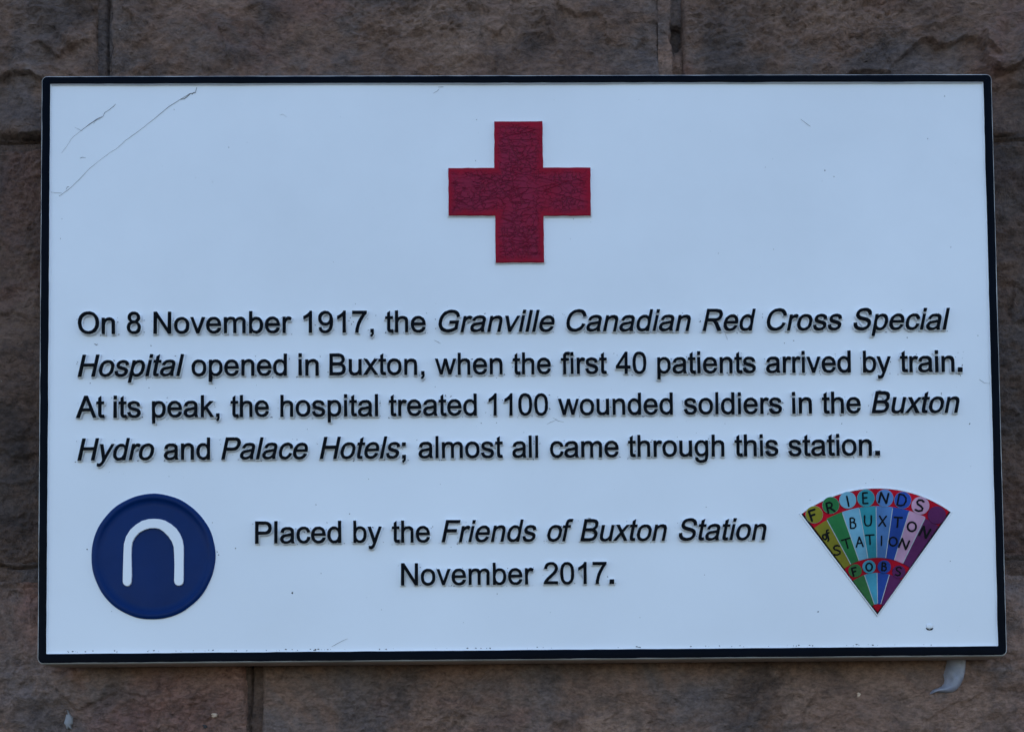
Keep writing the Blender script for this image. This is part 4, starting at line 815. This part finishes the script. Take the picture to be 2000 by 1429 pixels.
ribbon('scratch', [(1913, 740), (1922, 748), (1934, 749)], 0.3, M_hair)
# blister with its shadow painted on as a black crescent, low on the right
ribbon('blister_shadow', [(1808.5, 1226), (1812, 1228.5), (1816, 1229.5), (1820, 1228), (1822.5, 1226)], 1.7, M_black, jit=0.2)
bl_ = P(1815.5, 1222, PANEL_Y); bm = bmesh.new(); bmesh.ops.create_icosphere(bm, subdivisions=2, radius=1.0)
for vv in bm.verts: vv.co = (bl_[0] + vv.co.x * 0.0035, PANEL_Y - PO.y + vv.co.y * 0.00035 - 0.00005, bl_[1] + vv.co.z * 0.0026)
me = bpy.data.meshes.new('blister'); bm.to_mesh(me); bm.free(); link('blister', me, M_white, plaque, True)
# drip on the lower border, left
ribbon('scratch', [(104, 1284), (108, 1289), (116, 1289), (118, 1284)], 0.5, M_side, jit=0.2)
def speck(bm, x, z, r, y, asp=1.0, rot=0.0):
    n = 6; c = bm.verts.new((x, y - r * 0.4, z)); ring = []
    for k in range(n):
        a = 2 * math.pi * k / n; u = math.cos(a) * r * asp * random.uniform(0.7, 1.3); w = math.sin(a) * r * random.uniform(0.7, 1.3)
        ring.append(bm.verts.new((x + u * math.cos(rot) - w * math.sin(rot), y + 0.0004, z + u * math.sin(rot) + w * math.cos(rot))))
    for k in range(n): bm.faces.new((c, ring[(k + 1) % n], ring[k]))
seen = [(447,288,.45),(415,356,.55),(382,348,.35),(317,325,.35),(340,214,.3),(665,229,.35),(717,186,.3),(1248,195,.45),(1387,257,.45),(1509,311,.4),(1495,327,.4),(1611,333,.7),(1629,345,.55),(1606,354,.3),(1812,271,.5),(1845,188,.4),(1857,483,.5),(1511,487,.5),(1403,495,.4),(651,512,.4),(118,466,.4),(729,407,.35),(121,427,.3),(931,234,.4),(929,314,.4),(1120,428,.5),(1154,434,.4),(1114,467,.4),(865,333,.35),
 (295,675,.4),(291,757,.4),(286,741,.35),(421,757,.4),(176,748,.35),(501,752,.3),(694,593,.35),(851,593,.3),(874,598,.35),(1211,633,.3),(1550,665,.45),(1532,670,.45),(1199,690,.3),(1772,659,.45),(1894,827,.55),(1644,827,.45),(1416,827,.3),(1360,845,.3),(940,826,.4),(970,825,.35),(600,838,.3),(580,858,.35),(1693,843,.4),(1023,844,.3),(850,755,.35),(970,738,.35),(1573,731,.4),(1876,733,.4),
 (170,1072,.6),(218,1193,.45),(424,1077,.4),(427,1083,.5),(415,1020,.3),(460,1070,.4),(571,1157,.9),(627,1119,.35),(971,1159,.45),(881,1068,.35),(617,985,.4),(683,1003,.5),(1379,990,.5),(1376,1122,.4),(1598,1194,.7),(1691,943,.4),(1582,976,.4),(1706,936,.3),(1856,1095,.4),(1910,655,.4),(1896,910,.3),(1075,1195,.3),(1250,1205,.3),(905,1215,.25),(745,1190,.3),(330,930,.3),(860,945,.3),(1200,955,.3),(720,935,.3)]
bm = bmesh.new()
for x, y, r in seen:
    q = P(x, y, PANEL_Y); speck(bm, q[0], q[1], r * 0.00105, PANEL_Y - 0.0003 - PO.y, random.uniform(0.9, 1.7), random.uniform(0, 3))
for k in range(90):
    q = (random.uniform(-0.43, 0.43), random.uniform(-0.255, 0.255)); speck(bm, q[0], q[1], random.uniform(0.00010, 0.00024), PANEL_Y - 0.0003 - PO.y)
me = bpy.data.meshes.new('specks'); bm.to_mesh(me); bm.free(); o = link('specks', me, M_crack, plaque); o['kind'] = 'stuff'
# paint that has crept and chipped beside the letters and along the foot of the field
bm = bmesh.new()
for (x, z, w) in letters_pts:
    for k in range(random.choice((2, 3, 4, 5, 6))):
        sx_ = x + (random.choice((-0.02, 1.0)) * w if random.random() < 0.7 else random.uniform(0, w)) + random.uniform(-0.0008, 0.0008)
        sz = z + random.choice((random.uniform(0.012, 0.0165), random.uniform(-0.0016, 0.001), random.uniform(0.002, 0.02)))
        speck(bm, sx_, sz, random.uniform(0.00012, 0.00036), PANEL_Y - 0.0006 - PO.y, random.uniform(1.0, 3.4), random.uniform(0, 3))
for k in range(130):
    u = random.random(); x = 95 + u * 1850; yy = 1275.5 - u * 15.5
    if vnoise(np.array([u * 23.0]), np.array([0.3]), 5)[0] < -0.15: continue
    q = P(x, yy - random.uniform(2.0, 4.5), PANEL_Y); speck(bm, q[0], q[1], random.uniform(0.00015, 0.0005), PANEL_Y - 0.0007 - PO.y, random.uniform(1, 2.5), random.uniform(-0.3, 0.3))
me = bpy.data.meshes.new('paint_chips'); bm.to_mesh(me); bm.free(); o = link('paint_chips', me, M_crack, plaque); o['kind'] = 'stuff'

# ================================================================ sealant and flecks on the wall
def face_y(x, z):
    """front-most stone surface near a point, by ray"""
    hit = None
    dg = bpy.context.evaluated_depsgraph_get()
    ok, loc, *_ = scene.ray_cast(dg, Vector((x, -0.2, z)), Vector((0, 1, 0)))
    return loc.y if ok else WALL_Y
bpy.context.view_layer.update()
z8 = lambda pts, Y: [P(1000 + x / 2.0, 1260 + y / 2.0, Y) for x, y in pts]
YS = face_y(*P(1864, 1335, WALL_Y))
blob = z8([(1700, 34), (1771, 34), (1771, 70), (1769, 100), (1762, 130), (1750, 156), (1735, 174), (1718, 184), (1700, 186), (1680, 185), (1664, 182), (1648, 186), (1630, 192), (1638, 180), (1650, 171), (1664, 166), (1678, 160), (1688, 148), (1693, 130), (1690, 112), (1694, 90), (1702, 66)], YS)
def lump_mesh(loop, height, seed, step=0.0007, Y0=0.03, rad=0.004):
    xs = [p[0] for p in loop]; zs = [p[1] for p in loop]
    gx = np.arange(min(xs) - step * 2, max(xs) + step * 3, step); gz = np.arange(min(zs) - step * 2, max(zs) + step * 3, step)
    X, Z = np.meshgrid(gx, gz); inside = np.zeros(X.shape, bool); n = len(loop)
    for i in range(n):
        (x0, z0), (x1, z1) = loop[i], loop[(i + 1) % n]
        c = ((z0 > Z) != (z1 > Z)) & (X < (x1 - x0) * (Z - z0) / (z1 - z0 + 1e-12) + x0); inside ^= c
    d, _ = seg_dist(X, Z, list(loop) + [loop[0]])
    sd_ = np.where(inside, d, -d)
    Yf = Y0 + 0.001 - height * np.sqrt(np.clip(sd_ / rad, 0, 1) * (2 - np.clip(sd_ / rad, 0, 1))) - 0.0009 * fbm(X * 150, Z * 80, seed, 3) * sstep(0, 0.002, sd_) + 0.002 * (sd_ < 0)
    me = grid_mesh('lump', X, Yf, Z)
    bm = bmesh.new(); bm.from_mesh(me); sdv = sd_.ravel()
    bm.verts.ensure_lookup_table(); bmesh.ops.delete(bm, geom=[v_ for v_ in bm.verts if sdv[v_.index] < -step * 1.2], context='VERTS')
    bm.to_mesh(me); bm.free(); return me
me = lump_mesh(blob, 0.0085, 700, Y0=YS, rad=0.0075)
cx = sum(p[0] for p in blob) / len(blob); cz = sum(p[1] for p in blob) / len(blob)
shift_me(me, (-cx, -YS, -cz))
o = link('sealant_drip', me, M_seal, None, True); o.location = (cx, YS, cz)
o['label'] = 'curled blue-grey sealant drip hanging below the plaque near its lower right corner'; o['category'] = 'sealant'
z7 = lambda pts, Y: [P(x / 2.0, 1270 + y / 2.0, Y) for x, y in pts]
def fleck(pts, conv, mat, ht, label, seed):
    YY = face_y(*conv(pts[:1], WALL_Y)[0]); lp = conv(pts, YY)
    me = lump_mesh(lp, ht, seed, 0.0004, YY - 0.0026); shift_me(me, -WLOC); oo = link('fleck', me, mat, wall, True); oo['label'] = label
fleck([(268, 250), (262, 228), (272, 246), (284, 262), (283, 284), (277, 292), (278, 306), (270, 300), (264, 308), (258, 292), (252, 282), (258, 264), (260, 250)], z7, M_chip, 0.0012, 'ragged blue-grey paint flake', 1)
fleck([(837, 253), (825, 250), (830, 245), (842, 244), (850, 250), (846, 259), (832, 260), (825, 257)], z7, M_fleck, 0.0012, 'small pale round fleck', 2)
fleck([(1352, 192), (1345, 186), (1353, 183), (1361, 189), (1357, 198), (1349, 201), (1347, 195)], z8, M_fleck, 0.0014, 'small pale angular fleck', 3)
fleck([(800, 296), (790, 292), (797, 288), (808, 293), (810, 300), (802, 304), (794, 300)], z7, M_crack, 0.0008, 'dark pit', 4)
